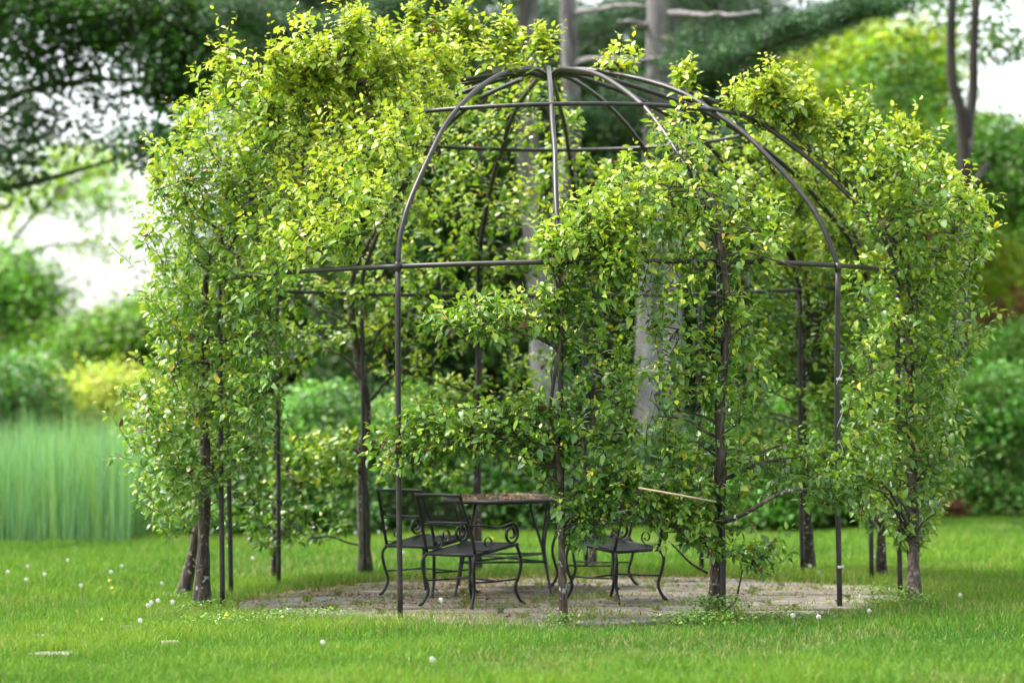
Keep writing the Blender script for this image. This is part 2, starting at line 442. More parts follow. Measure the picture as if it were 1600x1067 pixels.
def copy_tree(o, parent=None):
    c = o.copy(); COL.objects.link(c)
    if parent is not None: c.parent = parent
    for ch in list(o.children): copy_tree(ch, c)
    return c
chair0 = make_chair()
chairs = [(735, 19.25, -41, 'black iron garden chair nearest the camera, its mesh back overlapping the table edge'),
          (668, 20.45, -36, 'black iron garden chair behind the left front one, beside the thick dark tree trunk'),
          (958.6, 19.55, 44, 'black iron garden chair with open seat showing, right of the slim centre post'),
          (925, 21.1, 70, 'black iron garden chair mostly hidden by leaves, behind the chair with the showing seat')]
for i, (px, d, rz, lab) in enumerate(chairs):
    c = chair0 if i == 0 else copy_tree(chair0)
    a, _ = ray(px, 640)
    c.location = (float(a * d), d, .012); c.rotation_euler = (0, 0, R_(rz)); c['label'] = lab

def make_table():
    a, _ = ray(785, 700); X0 = float(a * 20.85)
    root = empty('garden_table', (X0, 20.85, 0), 'oval black iron mesh top table strewn with dry brown litter on the patio', 'table')
    B = M['black']; zt = .755
    t = np.linspace(0, 2 * np.pi, 61); ex, ey = .47, .82
    rimP = np.stack([X0 + ex * np.cos(t), 20.85 + ey * np.sin(t), np.full_like(t, zt)], 1)
    MB().tube(rimP, .0175, 8, cap=False).build('rim', B, root)
    V = np.vstack([np.stack([X0 + (ex - .01) * np.cos(t[:-1]), 20.85 + (ey - .01) * np.sin(t[:-1]), np.full(60, zt + .004)], 1)])
    Vb = V - (0, 0, .008)
    me = bpy.data.meshes.new('tabletop'); VV = np.vstack([V, Vb])
    me.from_pydata(VV.tolist(), [], [tuple(range(60)), tuple(range(119, 59, -1))] + [(i, 60 + i, 60 + (i + 1) % 60, (i + 1) % 60) for i in range(60)])
    me.materials.append(B); link('tabletop', me, root)
    for sx in (-1, 1):
        for sy in (-1, 1):
            bx_, by_ = X0 + sx * .30, 20.85 + sy * .56
            mb = MB()
            for q in (-1, 1):
                mb.tube(spline([(bx_ + q * .085, by_ - q * sy * .03, zt - .01), (bx_ + q * .05 + sx * .005, by_, .58), (bx_ + q * .012 + sx * .02, by_ + sy * .01, .40), (bx_ + sx * .04 + q * .005, by_ + sy * .03, .25), (bx_ + sx * .075, by_ + sy * .10, .05), (bx_ + sx * .085, by_ + sy * .13, .01)], 18), .0095, 8)
            lg = mb.build('leg', B, root)
            MB().tube([(bx_ + sx * .085, by_ + sy * .13, .0), (bx_ + sx * .085, by_ + sy * .13, .016)], .022, 8).build('foot', B, lg)
    for sy in (-1, 1):
        MB().tube([(X0 - .34, 20.85 + sy * .59, .27), (X0 + .34, 20.85 + sy * .59, .27)], .009, 6).build('stretcher', B, root)
    MB().tube([(X0 - .33, 20.85 - .59, .27), (X0 + .33, 20.85 + .59, .268)], .009, 6).build('stretcher', B, root)
    MB().tube([(X0 + .33, 20.85 - .59, .272), (X0 - .33, 20.85 + .59, .274)], .009, 6).build('stretcher', B, root)
    return X0
TX = make_table()

# ------------------------------------------------------------------ leaves
# one leaf: 8 vertices, folded along the midrib and arched
LT = np.array([0, .32, .32, .32, .70, .70, .70, 1.0])
LS = np.array([0, -1, 0, 1, -.78, 0, .78, 0])
LF3 = np.array([(0, 2, 1), (0, 3, 2), (4, 5, 7), (5, 6, 7)]); LF4 = np.array([(1, 2, 5, 4), (2, 3, 6, 5)])
def leaf_geo(P, A, N, L, W, arch, fold):
    """P base, A long axis, N normal (unit, perpendicular), all (n,3); L, W, arch (n,)"""
    S = np.cross(N, A)
    V = P[:, None] + A[:, None] * (LT[None, :, None] * L[:, None, None]) \
        + S[:, None] * (LS[None, :, None] * (W / 2)[:, None, None]) \
        + N[:, None] * ((np.abs(LS)[None, :] * (W * fold)[:, None] - (LT[None, :] ** 2) * (arch * L)[:, None]))[..., None]
    return V.reshape(-1, 3)
def leaf_faces(n):
    o = (np.arange(n) * 8)[:, None, None]
    return [(LF3[None] + o).reshape(-1, 3), (LF4[None] + o).reshape(-1, 4)]
def unit(v): return v / (np.linalg.norm(v, axis=-1, keepdims=True) + 1e-9)
def orient(A, up):
    A = unit(A); N = unit(up - A * np.sum(up * A, -1, keepdims=True)); return A, N
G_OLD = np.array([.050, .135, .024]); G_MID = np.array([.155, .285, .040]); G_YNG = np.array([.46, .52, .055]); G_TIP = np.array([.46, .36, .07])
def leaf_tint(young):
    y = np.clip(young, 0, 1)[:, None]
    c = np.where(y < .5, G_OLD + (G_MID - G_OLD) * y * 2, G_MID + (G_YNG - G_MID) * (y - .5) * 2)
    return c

def shoots(B, D, L, nl, young, size=1.0):
    """B bases, D directions, L lengths -> leaf arrays"""
    n = len(B); k = np.arange(nl)
    t = (k + .6) / nl
    t = np.clip(t[None] + rng.normal(0, .03, (n, nl)), .02, 1)
    bend = unit(rng.normal(0, 1, (n, 3)) * (1, 1, .3)) * .25
    P = B[:, None] + (D[:, None] * t[..., None] + bend[:, None] * (t ** 2)[..., None]) * L[:, None, None]
    az = k[None] * 2.399 + rng.uniform(0, 6.28, (n, 1)) + rng.normal(0, .35, (n, nl))
    ref = unit(np.cross(D, unit(rng.normal(0, 1, (n, 3))))); r2 = np.cross(D, ref)
    out = ref[:, None] * np.cos(az)[..., None] + r2[:, None] * np.sin(az)[..., None]
    tipf = t[..., None]
    A = out * (1.0 - .45 * tipf) + D[:, None] * (.15 + .75 * tipf) + np.array([0, 0, -.28]) + rng.normal(0, .22, (n, nl, 3))
    up = np.array([0, 0, 1.]) + .35 * out + rng.normal(0, .38, (n, nl, 3))
    A, N = orient(A.reshape(-1, 3), up.reshape(-1, 3))
    P = P.reshape(-1, 3) + A * .014
    m = n * nl
    ls = (.076 * (1 - .42 * t ** 2) * rng.uniform(.58, 1.28, (n, nl))).reshape(-1) * size
    W = ls * rng.uniform(.46, .62, m)
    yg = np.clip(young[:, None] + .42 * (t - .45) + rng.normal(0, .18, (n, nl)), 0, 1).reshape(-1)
    c = leaf_tint(yg)
    tip = (t.reshape(-1) > .93) & (rng.random(m) < .55)
    c[tip] = G_TIP; ls[tip] *= .6; W[tip] *= .5
    odd = rng.random(m); c[odd < .005] = (.55, .42, .03)      # a few yellow leaves
    c[(odd > .005) & (odd < .02)] = (.11, .05, .028)          # withered blossom
    c *= rng.uniform(.82, 1.16, (m, 1))
    return P, A, N, ls, W, rng.uniform(.12, .60, m), rng.uniform(.02, .22, m), c

def in_poly(x, y, poly):
    poly = np.asarray(poly, float); r = np.zeros(len(x), bool); j = len(poly) - 1
    for i in range(len(poly)):
        xi, yi = poly[i]; xj, yj = poly[j]
        c = ((yi > y) != (yj > y)) & (x < (xj - xi) * (y - yi) / (yj - yi + 1e-9) + xi)
        r ^= c; j = i
    return r
def sample_poly(poly, n):
    poly = np.asarray(poly, float); lo, hi = poly.min(0), poly.max(0); out = np.zeros((0, 2))
    while len(out) < n:
        q = rng.uniform(lo, hi, (n * 2 + 20, 2)); out = np.vstack([out, q[in_poly(q[:, 0], q[:, 1], poly)]])
    return out[:n]
YS = np.linspace(GY - 3.3, GY + 3.3, 260)
def shell_hit(x, y, side):
    a, b = ray(x, y)
    X = a[:, None] * YS; Z = EYE + b[:, None] * YS
    f = np.hypot(X - GX - apex_shift(Z), YS - GY) - shell_r(Z)
    ins = f < 0; any_ = ins.any(1)
    near = np.argmax(ins, 1); far = len(YS) - 1 - np.argmax(ins[:, ::-1], 1)
    close = np.argmin(f, 1)
    near = np.where(any_, near, close); far = np.where(any_, far, close)
    if side == 'near': d = YS[near]
    elif side == 'far': d = YS[far]
    else: # volume between
        u = rng.random(len(a)); u = np.where(rng.random(len(a)) < .65, u ** 1.8, u)
        lo = YS[near] - .15; hi = YS[far] + .25
        hi = np.where(any_, hi, YS[close] + .75); lo = np.where(any_, lo, YS[close] - .85)
        d = lo + (hi - lo) * u
    return d, any_
def outward(P):
    v = P - np.array([GX, GY, 2.2]); v[:, 2] = np.clip(v[:, 2], -.3, 3) * np.where(P[:, 2] > 2.3, 1, .1)
    return unit(v)

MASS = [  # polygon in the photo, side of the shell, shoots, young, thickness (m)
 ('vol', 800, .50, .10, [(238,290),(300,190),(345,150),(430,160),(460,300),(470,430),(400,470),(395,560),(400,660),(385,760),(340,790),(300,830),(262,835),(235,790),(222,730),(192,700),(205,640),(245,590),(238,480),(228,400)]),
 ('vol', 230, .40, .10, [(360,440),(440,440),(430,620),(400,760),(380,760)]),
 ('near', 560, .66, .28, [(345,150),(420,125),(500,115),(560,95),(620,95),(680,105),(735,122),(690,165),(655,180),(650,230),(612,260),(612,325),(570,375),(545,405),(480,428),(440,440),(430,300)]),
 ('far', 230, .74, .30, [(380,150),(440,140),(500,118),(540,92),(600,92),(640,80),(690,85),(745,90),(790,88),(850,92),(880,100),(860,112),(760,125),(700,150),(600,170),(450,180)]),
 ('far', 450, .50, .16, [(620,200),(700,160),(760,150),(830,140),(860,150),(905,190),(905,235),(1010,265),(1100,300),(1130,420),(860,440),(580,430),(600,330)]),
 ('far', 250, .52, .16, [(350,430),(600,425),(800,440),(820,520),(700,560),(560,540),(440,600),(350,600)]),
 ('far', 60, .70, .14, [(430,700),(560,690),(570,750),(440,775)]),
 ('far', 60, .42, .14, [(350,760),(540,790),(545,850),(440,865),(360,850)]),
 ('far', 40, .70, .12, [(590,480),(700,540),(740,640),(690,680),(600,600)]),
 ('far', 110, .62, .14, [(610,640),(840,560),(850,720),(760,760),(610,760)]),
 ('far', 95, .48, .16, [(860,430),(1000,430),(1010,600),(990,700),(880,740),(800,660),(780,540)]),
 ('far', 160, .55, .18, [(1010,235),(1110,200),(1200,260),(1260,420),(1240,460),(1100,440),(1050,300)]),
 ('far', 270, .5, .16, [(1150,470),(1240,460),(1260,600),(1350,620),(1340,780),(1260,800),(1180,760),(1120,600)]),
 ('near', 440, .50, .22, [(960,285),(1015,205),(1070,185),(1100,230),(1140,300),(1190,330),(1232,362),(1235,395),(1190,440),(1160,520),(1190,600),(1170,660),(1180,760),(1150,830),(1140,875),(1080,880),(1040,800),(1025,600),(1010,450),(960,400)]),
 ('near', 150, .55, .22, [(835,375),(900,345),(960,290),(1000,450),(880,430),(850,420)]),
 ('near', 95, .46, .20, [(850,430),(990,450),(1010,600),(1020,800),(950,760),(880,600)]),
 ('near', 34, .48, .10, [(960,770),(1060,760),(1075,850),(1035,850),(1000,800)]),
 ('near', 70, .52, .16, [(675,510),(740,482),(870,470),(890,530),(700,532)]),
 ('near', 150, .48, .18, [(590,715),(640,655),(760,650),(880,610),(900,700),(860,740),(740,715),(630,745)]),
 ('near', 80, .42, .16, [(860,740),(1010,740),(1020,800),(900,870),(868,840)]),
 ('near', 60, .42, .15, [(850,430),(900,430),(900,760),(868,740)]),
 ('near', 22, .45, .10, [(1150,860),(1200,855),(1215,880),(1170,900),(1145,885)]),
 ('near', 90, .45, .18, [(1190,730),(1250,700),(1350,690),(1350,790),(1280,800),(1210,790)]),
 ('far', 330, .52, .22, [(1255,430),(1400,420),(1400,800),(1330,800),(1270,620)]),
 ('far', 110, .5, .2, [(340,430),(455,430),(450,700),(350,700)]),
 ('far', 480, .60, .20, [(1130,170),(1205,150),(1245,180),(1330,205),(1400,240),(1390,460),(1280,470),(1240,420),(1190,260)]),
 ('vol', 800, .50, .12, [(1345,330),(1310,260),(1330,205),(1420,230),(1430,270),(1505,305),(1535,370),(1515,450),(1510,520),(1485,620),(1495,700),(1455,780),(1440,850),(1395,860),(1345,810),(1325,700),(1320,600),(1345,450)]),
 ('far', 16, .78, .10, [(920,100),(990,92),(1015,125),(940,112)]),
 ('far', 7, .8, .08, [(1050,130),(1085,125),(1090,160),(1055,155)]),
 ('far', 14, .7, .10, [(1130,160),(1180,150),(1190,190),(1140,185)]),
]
SPIKES = [(560,95,85),(552,100,70),(648,85,82),(660,90,70),(715,90,72),(725,90,55),(745,90,50),(795,92,55),(540,110,50),(845,95,40),(1218,190,95),(1208,185,80),(1325,240,50),(1440,290,70),(1265,200,45),(1535,400,50),(1515,340,40),(300,230,45),(350,160,90),(500,130,55),(352,150,80),(560,80,60),(650,60,52),(720,70,48),(545,90,45),(800,85,42),(845,85,28),(430,130,45),(1255,190,35),(1330,225,35),(1425,250,45),(1150,180,30),(1070,140,28),(985,110,22),(250,300,30),(1530,360,25),(1475,300,30),(395,125,25),(680,70,40),(600,80,30),(1180,190,30),(1290,215,30),(760,90,30)]

TREES = [  # phi, trunk base pixel, base radius, top z of leader, label
 (-80, (315, 948), .062, 3.5, 'pear tree with the pale lichen speckled trunk at the left edge of the patio'),
 (-100, (284, 932), .055, 3.3, 'pear tree with the dark leaning trunk farthest left, behind the pale speckled one'),
 (-121, (430, 903), .040, 3.2, 'slender pear tree with thin dark trunk, left of a bare rear post'),
 (-142.5, (571, 896), .068, 3.7, 'pear tree with the thick dark trunk just left of the chairs'),
 (-166, (742, 893), .045, 3.8, 'pear tree rising behind the table at the back of the gazebo'),
 (172, (926, 893), .035, 3.7, 'pear tree rising behind the two right hand chairs at the back of the gazebo'),
 (129, (1264, 891), .058, 3.5, 'pear tree with the bent trunk at the rear right, right of a thin post'),
 (106, (1377, 903), .050, 3.3, 'pear tree with the thin trunk at the right rear edge of the gazebo'),
 (77, (1428, 942), .062, 3.3, 'pear tree with the leaning trunk farthest right in the lawn'),
 (23, (1117, 956), .062, 3.5, 'pear tree with a thick mossy trunk and wide arms at the patio front'),
 (-1, (881, 970), .034, 2.9, 'slim pear tree tied to the centre front post, trunk flecked with white'),
]
def leader_path(T):
    phi, px, r, zt, _ = T
    b = ground_at(*px); b[2] -= .05
    pts = [b]
    off = .07
    q = polar(phi, 2.78 + off, .95); pts.append(np.array([lerp(b[0], q[0], .50), lerp(b[1], q[1], .50), .62])); pts.append(np.array([lerp(b[0], q[0], .85), lerp(b[1], q[1], .85), 1.05]))
    for z in (1.5, 2.1, 2.6, 3.0, 3.35, 3.65, 3.8):
        if z > zt: break
        w_ = .05 if z < 2.6 else .08
        pts.append(polar(phi + rng.normal(0, 1.0), shell_r(z) + off, z) + rng.normal(0, .015, 3))
    return spline(pts, 40)
LEAD = [leader_path(T) for T in TREES]

# gather all shoot bases
SB, SY, SD, SL = [], [], [], []
for side, nsh, yg, th, poly in MASS:
    nsh = int(nsh * 1.20)
    q = sample_poly(poly, nsh)
    d, hit = shell_hit(q[:, 0], q[:, 1], side)
    P = at(q[:, 0], q[:, 1], d)
    O = outward(P)
    # thickness: mostly outside the frame
    P = P + O * (rng.normal(-.15 if side == 'near' else .35, .55, (nsh, 1)) * th) * np.array([1, 1, .5]) if side != 'vol' else P + rng.normal(0, .05, P.shape)
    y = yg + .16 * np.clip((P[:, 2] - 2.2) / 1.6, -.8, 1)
    SB.append(P); SY.append(y)
    SD.append(unit(O * .7 + np.array([0, 0, .75]) + rng.normal(0, .38, P.shape)))
    SL.append(rng.uniform(.12, .26, nsh))
for (x, y, hpx) in SPIKES:
    q = np.array([[x, y]]); d, _ = shell_hit(q[:, 0], q[:, 1], 'near' if x < 500 or x > 1120 else 'far')
    h = hpx * d[0] / FPX
    for k in range(int(5 + hpx / 9)):
        f = k / (5 + hpx / 9)
        P = at(q[:, 0] + rng.normal(0, 7 * (1 - f)), q[:, 1] - hpx * f * .8, d + rng.normal(0, .04))
        SB.append(P); SY.append(np.array([.78])); SD.append(unit(np.array([[rng.normal(0, .22), rng.normal(0, .2), 1.]]))); SL.append(np.array([rng.uniform(.14, .22)]))
SB = np.vstack(SB); SY = np.concatenate(SY); SD = np.vstack(SD); SL = np.concatenate(SL)
# clumpiness: thin out in a coherent random way so that gaps open between sprays
ph = rng.uniform(0, 6.28, (6, 1)); kv = rng.normal(0, 1, (6, 3)) * 7.0
nz = np.sin(kv @ SB.T + ph).mean(0)
kv2 = rng.normal(0, 1, (6, 3)) * 11.0; nz2 = np.sin(kv2 @ SB.T + ph[::-1]).mean(0)
keep = ((nz > -.42) & (nz2 > -.27)) | (rng.random(len(SB)) < .33)
SB, SY, SD, SL, nz = SB[keep], SY[keep], SD[keep], SL[keep], nz[keep]
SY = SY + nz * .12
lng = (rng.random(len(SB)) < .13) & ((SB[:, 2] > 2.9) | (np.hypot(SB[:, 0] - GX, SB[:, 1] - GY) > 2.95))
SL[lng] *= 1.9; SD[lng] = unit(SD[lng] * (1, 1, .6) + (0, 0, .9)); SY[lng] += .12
# owner tree: nearest leader point
dist = np.stack([np.min(np.linalg.norm(SB[:, None] - Lp[None, ::3], axis=2), 1) for Lp in LEAD], 1)
OWN = np.argmin(dist, 1)

leafvar = {}
def leaf_variant(i, j):
    """shared meshes for single leaves"""
    if (i, j) not in leafvar:
        V = leaf_geo(np.zeros((1, 3)), np.array([[1., 0, 0]]), np.array([[0, 0, 1.]]), np.array([1.]), np.array([.58]), np.array([(.12, .27, .42)[j % 3]]), np.array([(.05, .13, .18)[j % 3]]))
        leafvar[(i, j)] = (mesh_np('leaf', V, leaf_faces(1), M['leaf'], TINTS[i]))
    return leafvar[(i, j)]
TINTS = np.vstack([leaf_tint(np.linspace(0, 1, 9)), [G_TIP]])

def build_pear(i):
    T = TREES[i]; Lp = LEAD[i]
    root = empty('pear_tree', (Lp[0][0], Lp[0][1], 0), T[4], 'tree', 'pear trees trained over the gazebo')
    r0 = T[2]; t = np.linspace(0, 1, len(Lp))
    rad = r0 * (1.0 - .80 * t ** .7); rad[:3] *= (1.35, 1.15, 1.05)
    wobble = 1 + .10 * np.sin(t * 41 + i) + .07 * np.sin(t * 97 + 2 * i)
    MB().tube(Lp, rad * wobble, 10).build('trunk', M['bark'], root)
    idx = np.where(OWN == i)[0]
    if len(idx) == 0: return
    B = SB[idx]
    # limbs reaching into the foliage
    nb = int(np.clip(len(idx) / 14, 6, 60)); mb = MB()
    seeds = B[rng.choice(len(B), nb, replace=False)]
    nodes = [Lp[6:]]; 
    for s in seeds:
        z = s[2] - .25 - .35 * np.hypot(s[0] - Lp[20][0], s[1] - Lp[20][1])
        cand = np.argmin(np.linalg.norm(Lp - s, axis=1) + 1.2 * np.clip(Lp[:, 2] - s[2] + .10, 0, 9) + 5 * (Lp[:, 2] < .35))
        a = Lp[cand]; L = np.linalg.norm(s - a)
        if L < .12 or L > 1.35: continue
        mid = (a + s) / 2 + np.array([0, 0, .10 * L]) + rng.normal(0, .05 * L, 3)
        # follow the shell when the limb is long
        v = mid[:2] - (GX, GY); rr = np.hypot(*v); want = shell_r(min(mid[2], 3.9)) + .07
        if L > .6: mid[:2] = (GX, GY) + v / rr * want
        P = spline([a, lerp(a, mid, .5) + rng.normal(0, .025 * L, 3), mid, s], max(6, int(L * 9)))
        rb = min(rad[cand] * .6, .006 + .011 * L)
        MB().tube(P, np.linspace(rb, .0035, len(P)), 6, cap=False).build('limb', M['twig'], root); nodes.append(P[2:])
    N = np.vstack(nodes)
    # twigs joining every spray to the nearest limb
    mb = MB(); D2 = np.linalg.norm(B[:, None] - N[None], axis=2); nn = np.argmin(D2, 1); dm = D2[np.arange(len(B)), nn]
    for k in range(len(B)):
        a = N[nn[k]]; b2 = B[k]; e = b2 + SD[idx[k]] * SL[idx[k]] * .9
        mid = (a + b2) / 2 + rng.normal(0, .03, 3)
        P = np.array([a, mid, b2, (b2 + e) / 2, e]) if dm[k] < .30 else np.array([b2, (b2 + e) / 2, e])
        mb.tube(P, np.linspace(.0038, .0016, len(P)), 3, cap=False)
    tw = mb.build('twigs', M['twig'], root); tw['kind'] = 'stuff'
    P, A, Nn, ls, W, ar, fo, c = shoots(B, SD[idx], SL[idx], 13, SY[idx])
    # the 300 that show largest are single leaves
    f = 1 if T[0] > -95 and T[0] < 95 else .6
    order = np.argsort(P[:, 1] - ls * 14 + rng.normal(0, .25, len(P))); big = order[:int(300)]; rest = order[int(300):]
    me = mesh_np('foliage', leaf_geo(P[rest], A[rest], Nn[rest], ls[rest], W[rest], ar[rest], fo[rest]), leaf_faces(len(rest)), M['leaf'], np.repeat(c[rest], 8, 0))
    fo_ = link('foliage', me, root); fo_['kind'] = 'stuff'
    ci = np.argmin(((c[big][:, None] - TINTS[None]) ** 2).sum(2), 1)
    for k, b_ in enumerate(big):
        o = bpy.data.objects.new('leaf', leaf_variant(int(ci[k]), k % 3)); COL.objects.link(o)
        X = Vector(A[b_]); Z = Vector(Nn[b_]); Yv = Z.cross(X)
        mt = Matrix((X, Yv, Z)).transposed().to_4x4(); 
        o.parent = root
        mt = Matrix.Translation(Vector(P[b_]) - Vector(root.location)) @ mt @ Matrix.Scale(float(ls[b_]), 4)
        o.matrix_basis = mt
    return root
pear_roots = [build_pear(i) for i in range(len(TREES))]

# bare front limbs of the right front tree, and its sucker
def extra_limbs():
    r = pear_roots[9]
    mb = MB()
    j = at(1118, 818, 18.2)
    MB().tube(spline([j, at(1150, 808, 17.85), at(1185, 790, 17.65), at(1225, 768, 17.65), at(1262, 764, 17.9)], 20), np.linspace(.022, .009, 20), 7).build('limb', M['bark'], r)
    MB().tube(spline([at(1108, 850, 18.32), at(1090, 822, 18.2), at(1060, 790, 18.1), at(1030, 770, 18.1), at(995, 762, 18.15)], 20), np.linspace(.020, .007, 20), 7).build('limb', M['bark'], r)
    MB().tube(spline([at(1112, 815, 18.4), at(1108, 780, 18.35), at(1113, 730, 18.3)], 12), np.linspace(.016, .008, 12), 7).build('limb', M['bark'], r)
    MB().tube(spline([at(1105, 895, 18.35), at(1080, 880, 18.3), at(1060, 860, 18.3), at(1045, 845, 18.3)], 12), np.linspace(.011, .005, 12), 6).build('limb', M['bark'], r)
    MB().tube(spline([at(1128, 955, 18.3), at(1148, 940, 18.3), at(1155, 915, 18.3), at(1160, 890, 18.3)], 12), np.linspace(.012, .005, 12), 6).build('limb', M['bark'], r)
    MB().tube(spline([at(1265, 425, 18.2), at(1170, 395, 18.0), at(1140, 400, 18.0)], 10)*1.0, np.linspace(.004, .01, 10), 6).build('limb', M['bark'], r)
    MB().tube(spline([at(1052, 235, 18.7), at(1058, 270, 18.55), at(1066, 305, 18.4)], 10), np.linspace(.006, .012, 10), 6).build('limb', M['bark'], r)
    r = pear_roots[3]
    MB().tube(spline([ground_at(566, 884) + (0, 0, .2), at(545, 848, 22.6), at(515, 838, 22.4), at(480, 842, 22.3)], 14), np.linspace(.012, .005, 14), 6).build('limb', M['bark'], r)
    for (x0, y0, x1, y1, x2, y2) in [(580, 545, 600, 510, 650, 480), (580, 625, 610, 590, 650, 570), (572, 555, 540, 500, 480, 480), (572, 605, 540, 560, 500, 545), (574, 720, 545, 700, 500, 715)]:
        MB().tube(spline([at(x0, y0, 22.9), at(x1, y1, 22.85), at(x2, y2, 22.7)], 12), np.linspace(.016, .006, 12), 6).build('limb', M['bark'], r)

extra_limbs()
c = MB().tube([at(998, 762, 17.55), at(1060, 773, 17.42), at(1119, 784, 17.45)], .0065, 8).build('cane', M['cane'])
tag(c, 'pale broken cane lying across the lower limbs of the right front tree', 'cane')
exec_weeds = True

# ------------------------------------------------------------------ blades of grass
def blades(P, H, W, lean, tint, az=None, seg=2):
    n = len(P); az = rng.uniform(0, 6.28, n) if az is None else az
    wv = np.stack([np.cos(az), np.sin(az), 0 * az], 1) * (W / 2)[:, None]
    la = rng.uniform(0, 6.28, n); lv = np.stack([np.cos(la), np.sin(la), 0 * la], 1) * (lean * H)[:, None]
    up = np.array([0, 0, 1.]) * H[:, None]
    p1 = P + up * .55 + lv * .3; p2 = P + up * (1 - .25 * lean[:, None]) + lv
    V = np.stack([P - wv, P + wv, p1 - wv * .75, p1 + wv * .75, p2], 1).reshape(-1, 3)
    o = (np.arange(n) * 5)[:, None]
    return V, [o + np.array([[2, 3, 4]]), o + np.array([[0, 1, 3, 2]])], np.repeat(tint, 5, 0)
def lowfreq(X, Y, s, seed):
    r = np.random.default_rng(seed); k = r.normal(0, s, (8, 2)); p = r.uniform(0, 6.28, 8)
    return np.sin(np.outer(X, k[:, 0]) + np.outer(Y, k[:, 1]) + p).mean(1) * 1.6
GR = [np.array(c) for c in [(.050, .140, .020), (.105, .225, .024), (.20, .30, .035), (.30, .28, .12)]]
def build_lawn():
    Ps = []
    for (y0, y1, dens) in [(13.6, 16.5, 4200), (16.5, 19, 3600), (19, 23, 2000), (23, 34.5, 1000)]:
        xw = y1 * .2015 + 1.2; n = int((y1 - y0) * 2 * xw * dens)
        X = rng.uniform(-xw, xw, n); Y = rng.uniform(y0, y1, n); Ps.append(np.c_[X, Y])
    P = np.vstack(Ps); X, Y = P.T
    edge = ((X - PX) / PRX) ** 2 + ((Y - PY) / PRY) ** 2
    wob = .10 * lowfreq(X, Y, 6, 3)
    front = (Y < PY)
    keep = edge > np.where(front, .95, 1.02) + wob * .5
    # stepping stones stay clear
    for (sx, sy, sw) in STEPS:
        g = ground_at(sx, sy); keep &= ~(((X - g[0]) / (sw * .5)) ** 2 + ((Y - g[1]) / .16) ** 2 < .8)
    P = P[keep]; X, Y = P.T; n = len(P); edge = edge[keep]
    near = np.clip(1 - (edge - 1) * 1.4, 0, 1)
    lf = lowfreq(X, Y, 1.1, 1); lf2 = lowfreq(X, Y, 5, 2)
    H = .056 + .026 * lf2 + .02 * lf + rng.normal(0, .012, n)
    H += np.where(Y > 20, .02, 0) + .035 * near * (rng.random(n) < .35)
    H = np.clip(H, .02, .14)
    W = rng.uniform(.003, .0058, n) * np.where(Y > 22, 1.5, 1.1)
    q = np.clip(.46 + .30 * lf + .26 * lf2 + rng.normal(0, .24, n), 0, 1)
    c = np.where((q < .5)[:, None], GR[0] + (GR[1] - GR[0]) * (q * 2)[:, None], GR[1] + (GR[2] - GR[1]) * (q * 2 - 1)[:, None])
    dry = rng.random(n) < .05 + .22 * near + .16 * (lowfreq(X, Y, 1.7, 31) > .45); c[dry] = GR[3] * rng.uniform(.7, 1.2, (dry.sum(), 1))
    c *= rng.uniform(.8, 1.2, (n, 1))
    PP = np.c_[X, Y, gz(X, Y) - .037]
    V, F, T = blades(PP, H + .03, W, rng.uniform(.15, .75, n), c)
    F = [F[0], F[1]]
    o = link('lawn_grass', mesh_np('lawn_grass', V, F, M['grass'], T)); tag(o, 'bright green mown lawn grass around the patio', 'grass', kind='stuff')
STEPS = [(85, 1021, .36), (62, 993, .15), (205, 979, .24), (262, 1003, .16), (208, 947, .1)]
build_lawn()
for k, (sx, sy, sw) in enumerate(STEPS[:4]):
    g = ground_at(sx, sy); n_ = 9; a = np.linspace(0, 6.28, n_, endpoint=False) + .3 * k
    rr = 1 + rng.uniform(-.15, .12, n_)
    top = np.c_[g[0] + sw * .5 * rr * np.cos(a), g[1] + .14 * rr * np.sin(a), np.full(n_, g[2] + .004)]
    V = np.vstack([top, top - (0, 0, .05)])
    me = bpy.data.meshes.new('stepping_stone'); me.from_pydata(V.tolist(), [], [tuple(range(n_))] + [(n_ + i, n_ + (i + 1) % n_, (i + 1) % n_, i) for i in range(n_)]); me.materials.append(M['stone'])
    o = link('stepping_stone', me)
    tag(o, ['widest pale stepping stone sunk in the lawn at the lower left corner', 'small pale stepping stone just behind the widest one at the lower left', 'half overgrown stepping stone in the lawn nearest the left tree trunks', 'small half buried stepping stone in the lawn between the widest one and the patio'][k], 'stone', 'stepping stones in the lawn')

# tall bed of rye at the left
def build_reeds():
    n = 15000
    X = rng.uniform(-10.5, -3.85, n); Y = rng.uniform(29.0, 33.5, n)
    k = (X < -4.35 + .25 * lowfreq(X, Y, 2, 9)) ; X, Y = X[k], Y[k]; n = len(X)
    H = rng.normal(1.38, .17, n) + .08 * lowfreq(X, Y, 1.5, 5); low = rng.random(n) < .25; H[low] *= rng.uniform(.3, .8, low.sum())
    c = np.array([.20, .38, .19])[None] * rng.uniform(.7, 1.35, (n, 1)); m_ = rng.random(n) < .3; c[m_] = np.array([.22, .36, .09]) * rng.uniform(.8, 1.3, (m_.sum(), 1))
    V, F, T = blades(np.c_[X, Y, gz(X, Y) - .03], H, rng.uniform(.008, .018, n), rng.uniform(.02, .34, n) * (rng.random(n) < .6) + .03, c)
    o = link('tall_grass_bed', mesh_np('tall_grass_bed', V, F, M['grass'], T)); tag(o, 'tall blue green rye grass bed behind the lawn on the left', 'tall grass', kind='stuff')
build_reeds()

